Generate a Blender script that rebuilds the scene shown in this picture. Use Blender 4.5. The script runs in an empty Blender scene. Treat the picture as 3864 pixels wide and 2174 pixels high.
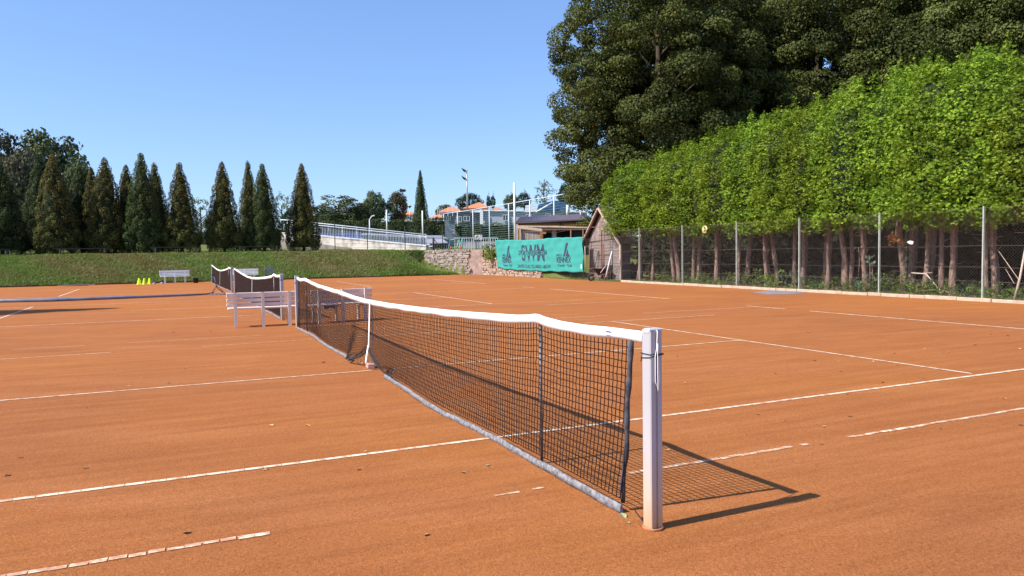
import bpy, bmesh, math, random
import numpy as np
from mathutils import Vector, Matrix
S = bpy.context.scene
COL = S.collection
rad = math.radians
# ---------------------------------------------------------------- camera
FL, PITCH, ROLL, CH = 2778.8, 0.047958, -0.0151863, 1.56184   # focal length in photo pixels, radians, metres
PW, PH = 3864, 2174
cp, sp, cr, sr = math.cos(PITCH), math.sin(PITCH), math.cos(ROLL), math.sin(ROLL)
FW = Vector((0, cp, -sp)); U0 = Vector((0, sp, cp)); R0 = Vector((1, 0, 0))
RT = cr*R0 + sr*U0; UP = -sr*R0 + cr*U0
cam_d = bpy.data.cameras.new('camera'); cam = bpy.data.objects.new('camera', cam_d); COL.objects.link(cam)
cam_d.sensor_width = 36; cam_d.lens = FL/PW*36; cam_d.clip_end = 2000; cam_d.clip_start = 0.05
M = Matrix.Identity(4)
for i in range(3): M[i][0], M[i][1], M[i][2] = RT[i], UP[i], -FW[i]
M[2][3] = CH
cam.matrix_world = M; S.camera = cam
# ---------------------------------------------------------------- world, sun, exposure
TH = 0.430418                                   # the courts are turned by this angle against the camera
SUN_EL = rad(42.8)
sx, sy, sz = -math.cos(TH)*math.cos(SUN_EL), -math.sin(TH)*math.cos(SUN_EL), math.sin(SUN_EL)
W = bpy.data.worlds.new('World'); S.world = W; W.use_nodes = True
nt = W.node_tree; nt.nodes.clear()
wo = nt.nodes.new('ShaderNodeOutputWorld'); bg = nt.nodes.new('ShaderNodeBackground')
sky = nt.nodes.new('ShaderNodeTexSky'); sky.sky_type = 'NISHITA'; sky.sun_disc = False
sky.sun_elevation = SUN_EL; sky.sun_rotation = math.atan2(sx, sy)
sky.air_density = 1.0; sky.dust_density = 0.6; sky.ozone_density = 3.0; sky.altitude = 200
tint = nt.nodes.new('ShaderNodeMix'); tint.data_type = 'RGBA'; tint.blend_type = 'MULTIPLY'
tint.inputs['Factor'].default_value = 1.0; tint.inputs["B"].default_value = (1.08, 1.33, 1.78, 1)
gm = nt.nodes.new('ShaderNodeGamma'); gm.inputs[1].default_value = 0.75; nt.links.new(sky.outputs[0], gm.inputs[0]); nt.links.new(gm.outputs[0], tint.inputs['A']); nt.links.new(tint.outputs['Result'], bg.inputs[0])
bg.inputs[1].default_value = 0.118; nt.links.new(bg.outputs[0], wo.inputs[0])
sl = bpy.data.lights.new('sun', 'SUN'); sl.energy = 5.0; sl.angle = rad(0.5); sl.color = (1.0, 0.93, 0.83)
sun = bpy.data.objects.new('sun', sl); COL.objects.link(sun)
sun.rotation_euler = Vector((sx, sy, sz)).to_track_quat('Z', 'Y').to_euler()
S.view_settings.view_transform = 'Standard'; S.view_settings.look = 'None'
S.view_settings.exposure = 0.6; S.view_settings.gamma = 1.0
S.render.engine = 'CYCLES'; S.cycles.max_bounces = 5; S.cycles.transparent_max_bounces = 16
# ---------------------------------------------------------------- surveying helpers
OX, OY = 0.774374, 4.079978
UX, UY = -math.sin(TH), math.cos(TH); VX, VY = math.cos(TH), math.sin(TH)
def C(u, v, z=0.0): return Vector((OX + u*UX + v*VX, OY + u*UY + v*VY, z))      # u along the nets, v across the courts
def inv(P): dx, dy = P[0]-OX, P[1]-OY; return dx*UX+dy*UY, dx*VX+dy*VY
def ray(x, y): return FW*FL + RT*(x-PW/2) - UP*(y-PH/2)
def A(x, y, Y):                                  # survey sight line taken out to depth Y
    d = ray(x, y); t = Y/d.y; return Vector((0, 0, CH)) + d*t
def onv(x, y, v):
    d = ray(x, y); t = (v + OX*VX+OY*VY)/(d.x*VX+d.y*VY); P = Vector((0, 0, CH))+d*t; u, _ = inv(P); return u, P.z
def onu(x, y, u):
    d = ray(x, y); t = (u + OX*UX+OY*UY)/(d.x*UX+d.y*UY); P = Vector((0, 0, CH))+d*t; _, v = inv(P); return v, P.z
def G(x, y, z=0.0): d = ray(x, y); t = (z-CH)/d.z; return Vector((0, 0, CH))+d*t
def sm(a, b, x): t = min(1, max(0, (x-a)/(b-a))); return t*t*(3-2*t)
def lin(a, b, x): return min(1, max(0, (x-a)/(b-a)))
def wall_u(v): return 50.6-1.75*(min(max(v, 15.1), 17.2)-15.1) if v < 17.2 else 46.93+.5*(v-17.2)
def terr(u, v):                                  # height of the land
    back = 1.8 + 0.032*min(max(0, u-51), 130)
    if v < 18.2:
        w = sm(12.8, 16.2, v); uw = wall_u(v)
        s1 = lin(47.5, 50.4, u) ** 0.9; s2 = lin(uw+.05, uw+.25, u)
        z = back*(s1*(1-w) + s2*w)
        if u < 47.5 and v < 15.6: z = 0
        return z
    a = 1.8*sm(33, 42, u)
    b = min(back, 8)
    return a + (b-1.8 if u > 51 else 0)
# ---------------------------------------------------------------- object helpers
MATW = {}
def link(o, parent=None):
    COL.objects.link(o)
    if parent is not None: o.parent = parent
    return o
def thing(name, label, cat, loc=(0, 0, 0), rz=0.0, group=None):
    o = bpy.data.objects.new(name, None); o.empty_display_size = 0.2; COL.objects.link(o)
    o.location = loc; o.rotation_euler = (0, 0, rz); o['label'] = label; o['category'] = cat
    if group: o['group'] = group
    MATW[o.name] = Matrix.Translation(Vector(loc)) @ Matrix.Rotation(rz, 4, 'Z')
    return o
def tag(o, label, cat, group=None):
    o['label'] = label; o['category'] = cat
    if group: o['group'] = group
    return o
def struct(o): o['kind'] = 'structure'; return o
def stuff(o, label=None, cat=None):
    o['kind'] = 'stuff'
    if label: o['label'] = label; o['category'] = cat
    return o
def copy_tree(o, parent=None):
    c = o.copy(); COL.objects.link(c)
    if parent is not None: c.parent = parent
    for ch in list(o.children): copy_tree(ch, c)
    return c
class MB:
    def __init__(s): s.v = []; s.f = []; s.sm = []
    def add(s, vs, fs, smooth=False):
        n = len(s.v); s.v += [Vector(p) for p in vs]; s.f += [tuple(i+n for i in f) for f in fs]; s.sm += [smooth]*len(fs); return s
    def box(s, c, d, R=None, bev=0.0):
        x, y, z = d[0]/2, d[1]/2, d[2]/2; c = Vector(c)
        b = min(bev, x*.9, y*.9, z*.9)
        if b <= 0:
            vs = [Vector((i*x, j*y, k*z)) for k in (-1, 1) for j in (-1, 1) for i in (-1, 1)]
            fs = [(0, 2, 3, 1), (4, 5, 7, 6), (0, 1, 5, 4), (2, 6, 7, 3), (0, 4, 6, 2), (1, 3, 7, 5)]
        else:
            vs = []; idx = {}
            for k in (-1, 1):
                for j in (-1, 1):
                    for i in (-1, 1):
                        for a, p in enumerate(((x, y-b, z-b), (x-b, y, z-b), (x-b, y-b, z))):
                            idx[(i, j, k, a)] = len(vs); vs.append(Vector((i*p[0], j*p[1], k*p[2])))
            g = lambda i, j, k, a: idx[(i, j, k, a)]
            fs = []
            for q in (-1, 1):
                o = 1 if q > 0 else -1
                for a in range(3):
                    m = []
                    for (p1, p2) in ((-1, -1), (1, -1), (1, 1), (-1, 1)):
                        t = [p1, p2]; t.insert(a, q); m.append(g(*t, a))
                    if (q > 0) == (a == 1): m.reverse()
                    fs.append(tuple(m))
            for i in (-1, 1):
                for j in (-1, 1):
                    fs.append((g(i, j, -1, 0), g(i, j, 1, 0), g(i, j, 1, 1), g(i, j, -1, 1)))
                    fs.append((g(i, -1, j, 0), g(i, 1, j, 0), g(i, 1, j, 2), g(i, -1, j, 2)))
                    fs.append((g(-1, i, j, 1), g(1, i, j, 1), g(1, i, j, 2), g(-1, i, j, 2)))
                    for k in (-1, 1): fs.append((g(i, j, k, 0), g(i, j, k, 1), g(i, j, k, 2)))
        if R is not None: vs = [R @ v for v in vs]
        return s.add([v+c for v in vs], fs)
    def tube(s, pts, r, n=8, cap=True, smooth=True):
        pts = [Vector(p) for p in pts]; m = len(pts)
        rs = r if isinstance(r, (list, tuple)) else [r]*m
        up = None; vs = []; fs = []
        for i, p in enumerate(pts):
            t = (pts[min(i+1, m-1)]-pts[max(i-1, 0)]).normalized()
            if up is None: up = Vector((0, 0, 1)) if abs(t.z) < .9 else Vector((1, 0, 0))
            a = t.cross(up)
            if a.length < 1e-5: a = t.orthogonal()
            a.normalize(); b = a.cross(t); up = b
            for k in range(n):
                w = 2*math.pi*k/n; vs.append(p + (a*math.cos(w)+b*math.sin(w))*rs[i])
        for i in range(m-1):
            for k in range(n):
                k2 = (k+1) % n; fs.append((i*n+k, i*n+k2, (i+1)*n+k2, (i+1)*n+k))
        s.add(vs, fs, smooth)
        if cap: s.f += [tuple(len(s.v)-m*n+k for k in reversed(range(n))), tuple(len(s.v)-n+k for k in range(n))]; s.sm += [False, False]
        return s
    def bar(s, a, b, w, h, up=(0, 0, 1)):          # rectangular bar from a to b, w wide and h high
        a, b = Vector(a), Vector(b); t = (b-a).normalized(); x = t.cross(Vector(up))
        if x.length < 1e-4: x = t.orthogonal()
        x.normalize(); z = x.cross(t)
        vs = [p + x*i*w/2 + z*j*h/2 for p in (a, b) for i, j in ((-1, -1), (1, -1), (1, 1), (-1, 1))]
        return s.add(vs, [(3, 2, 1, 0), (4, 5, 6, 7), (0, 1, 5, 4), (1, 2, 6, 5), (2, 3, 7, 6), (3, 0, 4, 7)])
    def prism(s, poly, d, flat=True):              # polygon (list of 3D points) pushed along vector d
        n = len(poly); d = Vector(d); vs = [Vector(p) for p in poly]+[Vector(p)+d for p in poly]
        fs = [tuple(reversed(range(n))), tuple(range(n, 2*n))]+[(i, (i+1) % n, n+(i+1) % n, n+i) for i in range(n)]
        return s.add(vs, fs)
    def lathe(s, prof, c=(0, 0, 0), n=20, smooth=True):
        c = Vector(c); vs = []; fs = []; m = len(prof)
        for r, z in prof:
            for k in range(n): w = 2*math.pi*k/n; vs.append(c+Vector((r*math.cos(w), r*math.sin(w), z)))
        for i in range(m-1):
            for k in range(n): k2 = (k+1) % n; fs.append((i*n+k, i*n+k2, (i+1)*n+k2, (i+1)*n+k))
        s.add(vs, fs, smooth); return s
    def build(s, name, mat, parent=None, world=False, origin=None):
        me = bpy.data.meshes.new(name)
        vs = s.v
        if world:
            if parent is not None: Mi = MATW[parent.name].inverted(); vs = [Mi @ v for v in vs]
            else:
                if origin is None:
                    xs = [v.x for v in vs]; ys = [v.y for v in vs]; zs = [v.z for v in vs]
                    origin = Vector(((min(xs)+max(xs))/2, (min(ys)+max(ys))/2, min(zs)))
                origin = Vector(origin); vs = [v-origin for v in vs]
        me.from_pydata([tuple(v) for v in vs], [], s.f)
        me.polygons.foreach_set('use_smooth', s.sm)
        me.materials.append(mat); me.update()
        o = link(bpy.data.objects.new(name, me), parent)
        if world and parent is None: o.location = origin; MATW[o.name] = Matrix.Translation(origin)
        elif parent is not None: MATW[o.name] = MATW[parent.name]
        else: MATW[o.name] = Matrix.Identity(4)
        return o
def np_mesh(name, V, F, mat, parent=None, attrs=None, smooth=False):
    V = np.ascontiguousarray(V, dtype=np.float32); F = np.ascontiguousarray(F, dtype=np.int32)
    me = bpy.data.meshes.new(name); n, k = F.shape
    me.vertices.add(len(V)); me.vertices.foreach_set('co', V.ravel())
    me.loops.add(n*k); me.loops.foreach_set('vertex_index', F.ravel())
    me.polygons.add(n); me.polygons.foreach_set('loop_start', np.arange(0, n*k, k, dtype=np.int32))
    if smooth: me.polygons.foreach_set('use_smooth', np.ones(n, dtype=bool))
    me.update(calc_edges=True)
    for a, vals in (attrs or {}).items():
        at = me.attributes.new(a, 'FLOAT', 'POINT'); at.data.foreach_set('value', np.asarray(vals, dtype=np.float32))
    me.materials.append(mat); me.validate()
    o = link(bpy.data.objects.new(name, me), parent)
    if parent is not None and parent.name in MATW: MATW[o.name] = MATW[parent.name]
    return o
def prisms(P0, P1, r, n=3):
    P0 = np.asarray(P0, float); P1 = np.asarray(P1, float); T = P1-P0; L = np.linalg.norm(T, axis=1, keepdims=True); T = T/np.maximum(L, 1e-9)
    ref = np.where(np.abs(T[:, 2:3]) < .9, np.array([[0, 0, 1.]]), np.array([[1., 0, 0]]))
    a = np.cross(T, ref); a /= np.linalg.norm(a, axis=1, keepdims=True); b = np.cross(a, T)
    N = len(P0); V = np.zeros((N, 2*n, 3)); r = np.broadcast_to(np.asarray(r, float), (N,))[:, None]
    for k in range(n):
        w = 2*math.pi*k/n+.3; off = (a*math.cos(w)+b*math.sin(w))*r; V[:, k] = P0+off; V[:, n+k] = P1+off
    base = (np.arange(N)*2*n)[:, None]; F = []
    for k in range(n): k2 = (k+1) % n; F.append(base+np.array([[k, k2, n+k2, n+k]]))
    return V.reshape(-1, 3), np.concatenate(F, 0)
# ---------------------------------------------------------------- materials
def mat(name, col, rough=.7, metal=0, spec=.3):
    m = bpy.data.materials.new(name); m.use_nodes = True; b = m.node_tree.nodes['Principled BSDF']
    b.inputs['Base Color'].default_value = (*col, 1); b.inputs['Roughness'].default_value = rough
    b.inputs['Metallic'].default_value = metal; b.inputs['Specular IOR Level'].default_value = spec
    return m
def nz(m, scale, detail=4, rough=.6, vec='Object', sc=(1, 1, 1), dist=0):
    t = m.node_tree; tc = t.nodes.new('ShaderNodeTexCoord'); mp = t.nodes.new('ShaderNodeMapping'); mp.inputs['Scale'].default_value = sc
    n = t.nodes.new('ShaderNodeTexNoise'); n.inputs['Scale'].default_value = scale; n.inputs['Detail'].default_value = detail
    n.inputs['Roughness'].default_value = rough; n.inputs['Distortion'].default_value = dist
    t.links.new(tc.outputs[vec], mp.inputs[0]); t.links.new(mp.outputs[0], n.inputs['Vector']); return n
def ramp(m, src, stops):
    t = m.node_tree; r = t.nodes.new('ShaderNodeValToRGB'); e = r.color_ramp.elements
    while len(e) < len(stops): e.new(.5)
    for i, (p, c) in enumerate(stops): e[i].position = p; e[i].color = (*c, 1)
    t.links.new(src, r.inputs[0]); return r
def mixc(m, fac, a, b, mode='MIX'):
    t = m.node_tree; x = t.nodes.new('ShaderNodeMix'); x.data_type = 'RGBA'; x.blend_type = mode
    for s, v in (('Factor', fac), ('A', a), ('B', b)):
        if isinstance(v, (int, float)): x.inputs[s].default_value = v
        elif isinstance(v, tuple): x.inputs[s].default_value = (*v, 1)
        else: t.links.new(v, x.inputs[s])
    return x.outputs['Result']
def bump(m, src, strength=.3, dist=.01, prev=None):
    t = m.node_tree; b = t.nodes.new('ShaderNodeBump'); b.inputs['Strength'].default_value = strength; b.inputs['Distance'].default_value = dist
    t.links.new(src, b.inputs['Height'])
    if prev is not None: t.links.new(prev, b.inputs['Normal'])
    t.links.new(b.outputs[0], m.node_tree.nodes['Principled BSDF'].inputs['Normal']); return b.outputs[0]
def setc(m, src): m.node_tree.links.new(src, m.node_tree.nodes['Principled BSDF'].inputs['Base Color'])
def noisy(name, c1, c2, scale=6, rough=.75, metal=0, b=.2, bd=.004, sc=(1, 1, 1), lo=.3, hi=.7, detail=5, vec='Object', spec=.3):
    m = mat(name, c1, rough, metal, spec); n = nz(m, scale, detail, sc=sc, vec=vec)
    setc(m, ramp(m, n.outputs[0], [(lo, c1), (hi, c2)]).outputs[0])
    if b: bump(m, n.outputs[0], b, bd)
    return m
def math_n(m, op, a, b=None, clamp=False):
    t = m.node_tree; x = t.nodes.new('ShaderNodeMath'); x.operation = op; x.use_clamp = clamp
    for i, v in enumerate((a, b)):
        if v is None: continue
        if isinstance(v, (int, float)): x.inputs[i].default_value = v
        else: t.links.new(v, x.inputs[i])
    return x.outputs[0]
def leafmat(name, dark, light, extra=None, trans=.3, tcol=None, rough=.55):
    """foliage: every leaf carries its own tint; extra is the colour of browned foliage"""
    m = bpy.data.materials.new(name); m.use_nodes = True; t = m.node_tree; b = t.nodes['Principled BSDF']; out = t.nodes['Material Output']
    at = t.nodes.new('ShaderNodeAttribute'); at.attribute_name = 'tint'
    c = ramp(m, at.outputs['Fac'], [(0.0, dark), (1.0, light)]).outputs[0]
    oi = t.nodes.new('ShaderNodeObjectInfo')
    hs = t.nodes.new('ShaderNodeHueSaturation'); t.links.new(c, hs.inputs['Color'])
    t.links.new(math_n(m, 'ADD', math_n(m, 'MULTIPLY', oi.outputs['Random'], .35), .83), hs.inputs['Value'])
    t.links.new(math_n(m, 'ADD', math_n(m, 'MULTIPLY', oi.outputs['Random'], .02), .49), hs.inputs['Hue'])
    c = hs.outputs[0]
    if extra:
        a2 = t.nodes.new('ShaderNodeAttribute'); a2.attribute_name = 'brown'; c = mixc(m, a2.outputs['Fac'], c, extra)
    t.links.new(c, b.inputs['Base Color']); b.inputs['Roughness'].default_value = rough; b.inputs['Specular IOR Level'].default_value = .08
    tr = t.nodes.new('ShaderNodeBsdfTranslucent'); ms = t.nodes.new('ShaderNodeMixShader'); ms.inputs[0].default_value = trans
    t.links.new(mixc(m, 1.0, c, tcol or (1.0, 1.0, .6), 'MULTIPLY'), tr.inputs[0])
    t.links.new(b.outputs[0], ms.inputs[1]); t.links.new(tr.outputs[0], ms.inputs[2]); t.links.new(ms.outputs[0], out.inputs[0])
    return m
# --- clay
def clay_mat():
    m = mat('clay', (.5, .15, .05), .95, 0, .12)
    big = nz(m, .11, 3, .55, dist=.6); streak = nz(m, .9, 5, .65, sc=(.22, 1.6, 1)); med = nz(m, 1.3, 5, .6)
    med2 = nz(m, 6, 4, .6, dist=.5); fine = nz(m, 60, 3, .75, dist=1.2); grit = nz(m, 260, 2, .6)
    c = ramp(m, big.outputs[0], [(.34, (.34, .121, .042)), (.46, (.38, .134, .042)), (.54, (.395, .143, .042)), (.68, (.42, .140, .034))]).outputs[0]
    c = mixc(m, math_n(m, 'MULTIPLY', ramp(m, streak.outputs[0], [(.46, (0, 0, 0)), (.76, (1, 1, 1))]).outputs[0], .45), c, (.48, .19, .075))
    c = mixc(m, math_n(m, 'MULTIPLY', ramp(m, med.outputs[0], [(.30, (1, 1, 1)), (.5, (0, 0, 0))]).outputs[0], .22), c, (.29, .080, .022))
    c = mixc(m, 1.0, c, ramp(m, fine.outputs[0], [(.32, (.66, .62, .58)), (.5, (1, 1, 1)), (.68, (1.25, 1.28, 1.28))]).outputs[0], 'MULTIPLY')
    c = mixc(m, .6, c, ramp(m, grit.outputs[0], [(.3, (.7, .68, .66)), (.7, (1.25, 1.28, 1.3))]).outputs[0], 'MULTIPLY')
    t = m.node_tree; tc = t.nodes.new('ShaderNodeTexCoord'); vr = t.nodes.new('ShaderNodeVectorRotate'); vr.rotation_type = 'Z_AXIS'; vr.inputs['Angle'].default_value = -TH; t.links.new(tc.outputs['Object'], vr.inputs['Vector'])
    mp = t.nodes.new('ShaderNodeMapping'); mp.inputs['Scale'].default_value = (.35, 5.5, 1); t.links.new(vr.outputs[0], mp.inputs[0]); bn = t.nodes.new('ShaderNodeTexNoise'); bn.inputs['Scale'].default_value = 1.0; bn.inputs['Detail'].default_value = 6; bn.inputs['Roughness'].default_value = .72; bn.inputs['Distortion'].default_value = .4; t.links.new(mp.outputs[0], bn.inputs['Vector'])
    c = mixc(m, .8, c, ramp(m, bn.outputs[0], [(.30, (.80, .77, .75)), (.5, (1, 1, 1)), (.70, (1.16, 1.20, 1.24))]).outputs[0], 'MULTIPLY')
    setc(m, c); n1 = bump(m, med2.outputs[0], .35, .02); n1 = bump(m, fine.outputs[0], .9, .010, n1); bump(m, grit.outputs[0], .6, .003, n1)
    return m
M_clay = clay_mat()
def line_mat(name, dirt):
    m = mat(name, (.66, .56, .44), .7); n = nz(m, 9, 5, .7); n2 = nz(m, 1.2, 3)
    f = ramp(m, n.outputs[0], [(.5-dirt*.35, (1, 1, 1)), (.62-dirt*.2, (0, 0, 0))]).outputs[0]
    setc(m, mixc(m, math_n(m, 'MULTIPLY', f, .75), ramp(m, n2.outputs[0], [(.3, (.74, .58, .40)), (.7, (.80, .72, .58))]).outputs[0], (.42, .15, .055))); return m
M_line = line_mat('line_tape', .32); M_line_old = line_mat('line_tape_dusty', .12)
M_white = noisy('white_band', (.84, .84, .83), (.90, .90, .88), 14, .7, b=.15)
M_alu = noisy('aluminium', (.60, .61, .66), (.70, .71, .76), 3, .42, .15, b=.05, sc=(20, 20, .6), spec=.5)
M_alu_cap = noisy('cap_plastic', (.42, .42, .46), (.52, .52, .56), 20, .5, b=.05)
M_net = mat('net_cord', (.024, .011, .010), .8, 0, .2)
M_cord = noisy('black_cord', (.015, .015, .018), (.03, .03, .03), 80, .7)
def grimy_post():
    m = mat('post_paint', (.6, .6, .64), .45, .1, .4); t = m.node_tree; tc = t.nodes.new('ShaderNodeTexCoord'); sp_ = t.nodes.new('ShaderNodeSeparateXYZ'); t.links.new(tc.outputs['Object'], sp_.inputs[0])
    n = nz(m, 3, 4, sc=(12, 12, .8)); h = math_n(m, 'ADD', sp_.outputs[2], math_n(m, 'MULTIPLY', n.outputs[0], .25))
    base = ramp(m, n.outputs[0], [(.3, (.56, .57, .63)), (.7, (.68, .69, .75))]).outputs[0]
    setc(m, ramp(m, h, [(.12, (.50, .32, .18)), (.30, (.52, .43, .35)), (.62, (.46, .45, .47)), (.9, (.42, .425, .46))]).outputs[0]); return m
M_post = grimy_post()
M_band = noisy('weathered_canvas', (.10, .10, .11), (.26, .26, .28), 30, .9, b=.4, bd=.004, lo=.36, hi=.6)
M_side = noisy('grey_canvas', (.035, .036, .045), (.15, .15, .165), 12, .8, b=.3, lo=.4, hi=.75)
M_stick = noisy('dark_steel', (.10, .09, .10), (.28, .27, .28), 9, .45, .5, b=0)
M_brick = noisy('brick', (.44, .23, .17), (.56, .34, .26), 25, .9, b=.5, bd=.01)
M_bench = noisy('bench_plastic', (.66, .55, .50), (.76, .68, .62), 5, .5, b=.08, sc=(1, 6, 6))
M_bench_w = noisy('bench_plastic_white', (.70, .70, .72), (.80, .80, .81), 5, .45, b=.05)
M_leg = noisy('bench_leg', (.68, .56, .47), (.76, .69, .62), 5, .6, b=.1)
M_steel = noisy('galvanised', (.32, .33, .34), (.48, .49, .50), 8, .45, .4, b=0)
M_gpost = noisy('fence_post', (.30, .34, .30), (.46, .50, .44), 8, .5, .2, b=0)
M_wire = mat('fence_wire', (.22, .18, .16), .5, .3)
M_rust = noisy('rusty_pipe', (.16, .06, .04), (.34, .17, .12), 20, .85, .1, b=.3)
M_conc = noisy('concrete', (.45, .40, .33), (.66, .58, .47), 5, .9, b=.3)
M_wash = noisy('whitewashed_concrete', (.30, .27, .245), (.56, .52, .48), 1.6, .9, b=.3, detail=8, lo=.35, hi=.55)
M_rail = noisy('railing_paint', (.50, .56, .66), (.62, .67, .76), 4, .5, b=0)
M_pole = noisy('white_pole', (.66, .67, .72), (.78, .79, .84), 4, .5, b=0)
M_dark = noisy('black_paint', (.015, .015, .018), (.035, .033, .033), 8, .6, b=.05)
M_dgreen = noisy('dark_green_paint', (.012, .02, .018), (.02, .035, .03), 8, .6, b=0)
M_bark = noisy('thuja_bark', (.12, .07, .055), (.42, .28, .22), 5, .95, b=1.0, bd=.05, sc=(6, 6, 1.2), lo=.35, hi=.65)
M_bark2 = noisy('dark_bark', (.05, .04, .03), (.10, .08, .06), 6, .95, b=.8, bd=.04, sc=(5, 5, 1))
M_pale = noisy('pale_wood', (.50, .38, .30), (.66, .54, .45), 8, .85, b=.2, sc=(4, 4, 1))
def planks(name, c1, c2, pitch, axis, dark=.35, lo=.3, hi=.7):
    """weathered boards: seams across one object axis, every board its own tone"""
    m = mat(name, c1, .9, 0, .15); t = m.node_tree; tc = t.nodes.new('ShaderNodeTexCoord'); s = t.nodes.new('ShaderNodeSeparateXYZ'); t.links.new(tc.outputs['Object'], s.inputs[0])
    wob = nz(m, 1.3, 2); q = math_n(m, 'ADD', math_n(m, 'DIVIDE', s.outputs[axis], pitch), math_n(m, 'MULTIPLY', wob.outputs[0], .35))
    fr = math_n(m, 'FRACT', q); fl = math_n(m, 'FLOOR', q)
    wn = t.nodes.new('ShaderNodeTexWhiteNoise'); wn.noise_dimensions = '1D'; t.links.new(fl, wn.inputs['W'])
    g = nz(m, 3, 6, .7, sc=(1, 1, 9) if axis == 2 else (9, 9, 1))
    c = ramp(m, g.outputs[0], [(lo, c1), (hi, c2)]).outputs[0]
    c = mixc(m, .5, c, ramp(m, wn.outputs['Value'], [(0, (.6, .6, .6)), (1, (1.25, 1.2, 1.2))]).outputs[0], 'MULTIPLY')
    seam = ramp(m, fr, [(0, (0, 0, 0)), (.09, (1, 1, 1)), (.93, (1, 1, 1)), (1, (0, 0, 0))]).outputs[0]
    c = mixc(m, seam, tuple(x*dark for x in c1), c)
    setc(m, c); bump(m, seam, .6, .02); return m
M_barn_v = planks('barn_boards', (.13, .10, .09), (.36, .30, .28), .15, 0)
M_barn_h = planks('barn_planks', (.15, .12, .11), (.40, .34, .32), .16, 2)
M_cabin = planks('cabin_boards', (.36, .18, .05), (.55, .31, .11), .14, 2)
M_wplank = planks('pale_planks', (.36, .27, .22), (.58, .48, .40), .11, 0)
M_roofm = noisy('metal_roof', (.13, .10, .13), (.20, .16, .20), 3, .4, .2, b=0)
M_tile = noisy('red_tiles', (.50, .16, .07), (.66, .26, .13), 5, .85, b=.4, sc=(1, 1, 3))
M_tile_old = noisy('old_tiles', (.15, .10, .08), (.30, .21, .17), 9, .9, b=.4)
M_facade = noisy('pale_facade', (.30, .34, .42), (.38, .42, .50), 2, .8, b=0)
M_fac2 = noisy('annex_facade', (.10, .13, .17), (.15, .18, .22), 2, .8, b=0)
M_glass = mat('window_glass', (.03, .04, .06), .12, 0, .6)
M_hedge = leafmat('clipped_hedge_leaves', (.025, .042, .014), (.115, .150, .050), trans=.15)
M_black = mat('interior_dark', (.010, .010, .012), .9)
M_tarp = noisy('grey_tarpaulin', (.03, .035, .06), (.06, .065, .10), 3, .7, b=.4, bd=.05)
M_hose = noisy('blue_grey_hose', (.10, .13, .21), (.20, .24, .34), 3, .4, b=0)
M_cone = mat('fluorescent_yellow', (.66, .86, .03), .5)
M_gate = noisy('teal_frame', (.12, .30, .27), (.20, .40, .36), 5, .6, b=0)
M_blue = noisy('blue_plastic', (.02, .05, .30), (.03, .08, .40), 4, .5, b=0)
M_chair = noisy('slate_plastic', (.06, .09, .12), (.10, .14, .18), 4, .45, b=0)
# ---------------------------------------------------------------- land
rng = np.random.default_rng(7); random.seed(7)
def grass_mat(name, cols, scale=.8):
    m = mat(name, cols[0], .95, 0, .1); n = nz(m, scale, 6, .65); n2 = nz(m, 14, 4, .7, sc=(1, 1, 2)); n3 = nz(m, .15, 2)
    c = ramp(m, n.outputs[0], [(.30, cols[0]), (.48, cols[1]), (.66, cols[2])]).outputs[0]
    c = mixc(m, .8, c, ramp(m, n2.outputs[0], [(.3, (.45, .45, .45)), (.7, (1.4, 1.4, 1.3))]).outputs[0], 'MULTIPLY')
    setc(m, c); bump(m, n2.outputs[0], .9, .08); return m
M_grass = grass_mat('turf', [(.10, .135, .03), (.15, .18, .055), (.23, .19, .10)])
us = list(np.arange(-60, 30, 3.0)) + list(np.arange(30, 45, .75)) + list(np.arange(45, 52, .12)) + list(np.arange(52, 70, 1.0)) + list(np.arange(70, 420, 12.0))
vs_ = list(np.arange(-300, -40, 15.0)) + list(np.arange(-40, 12, 1.0)) + list(np.arange(12, 18.1, .3)) + [18.1, 18.19, 18.21, 18.35, 18.6] + list(np.arange(19, 40, 1.2)) + list(np.arange(40, 320, 14.0))
tv = []; tf = []
for i, u in enumerate(us):
    for j, v in enumerate(vs_):
        z = terr(u, v)
        if 47.5 < u < 50.4 and v < 18.2: z += (rng.random()-.5)*.07
        if (u < 47.4 and v < 18.2 and z < .01): z = -.06
        P = C(u, v, z); tv.append(tuple(P))
nv = len(vs_)
for i in range(len(us)-1):
    for j in range(nv-1): tf.append((i*nv+j, i*nv+j+1, (i+1)*nv+j+1, (i+1)*nv+j))
ter = np_mesh('ground', tv, tf, M_grass, smooth=True); struct(ter)
b = MB(); U0_, U1_, V0_, V1_ = -30, 47.47, -15.5, 18.02
n_ = 60; pts = [C(U0_, V0_), C(U0_, V1_), C(U1_-.6, V1_)]
edge = [C(U1_ + .05*math.sin(k*1.7)+.04*math.sin(k*.61) - (.55*sm(.8, 1, 1-k/60) if 0 else 0), V1_-(V1_-V0_)*k/60) for k in range(2, 61)]
b.add(pts+edge, [tuple(reversed(range(len(pts)+len(edge))))]); b.f[-1] = b.f[-1]
clay = b.build('clay_court', M_clay); struct(clay)
if clay.data.polygons[0].normal.z < 0: clay.data.flip_normals()
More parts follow.
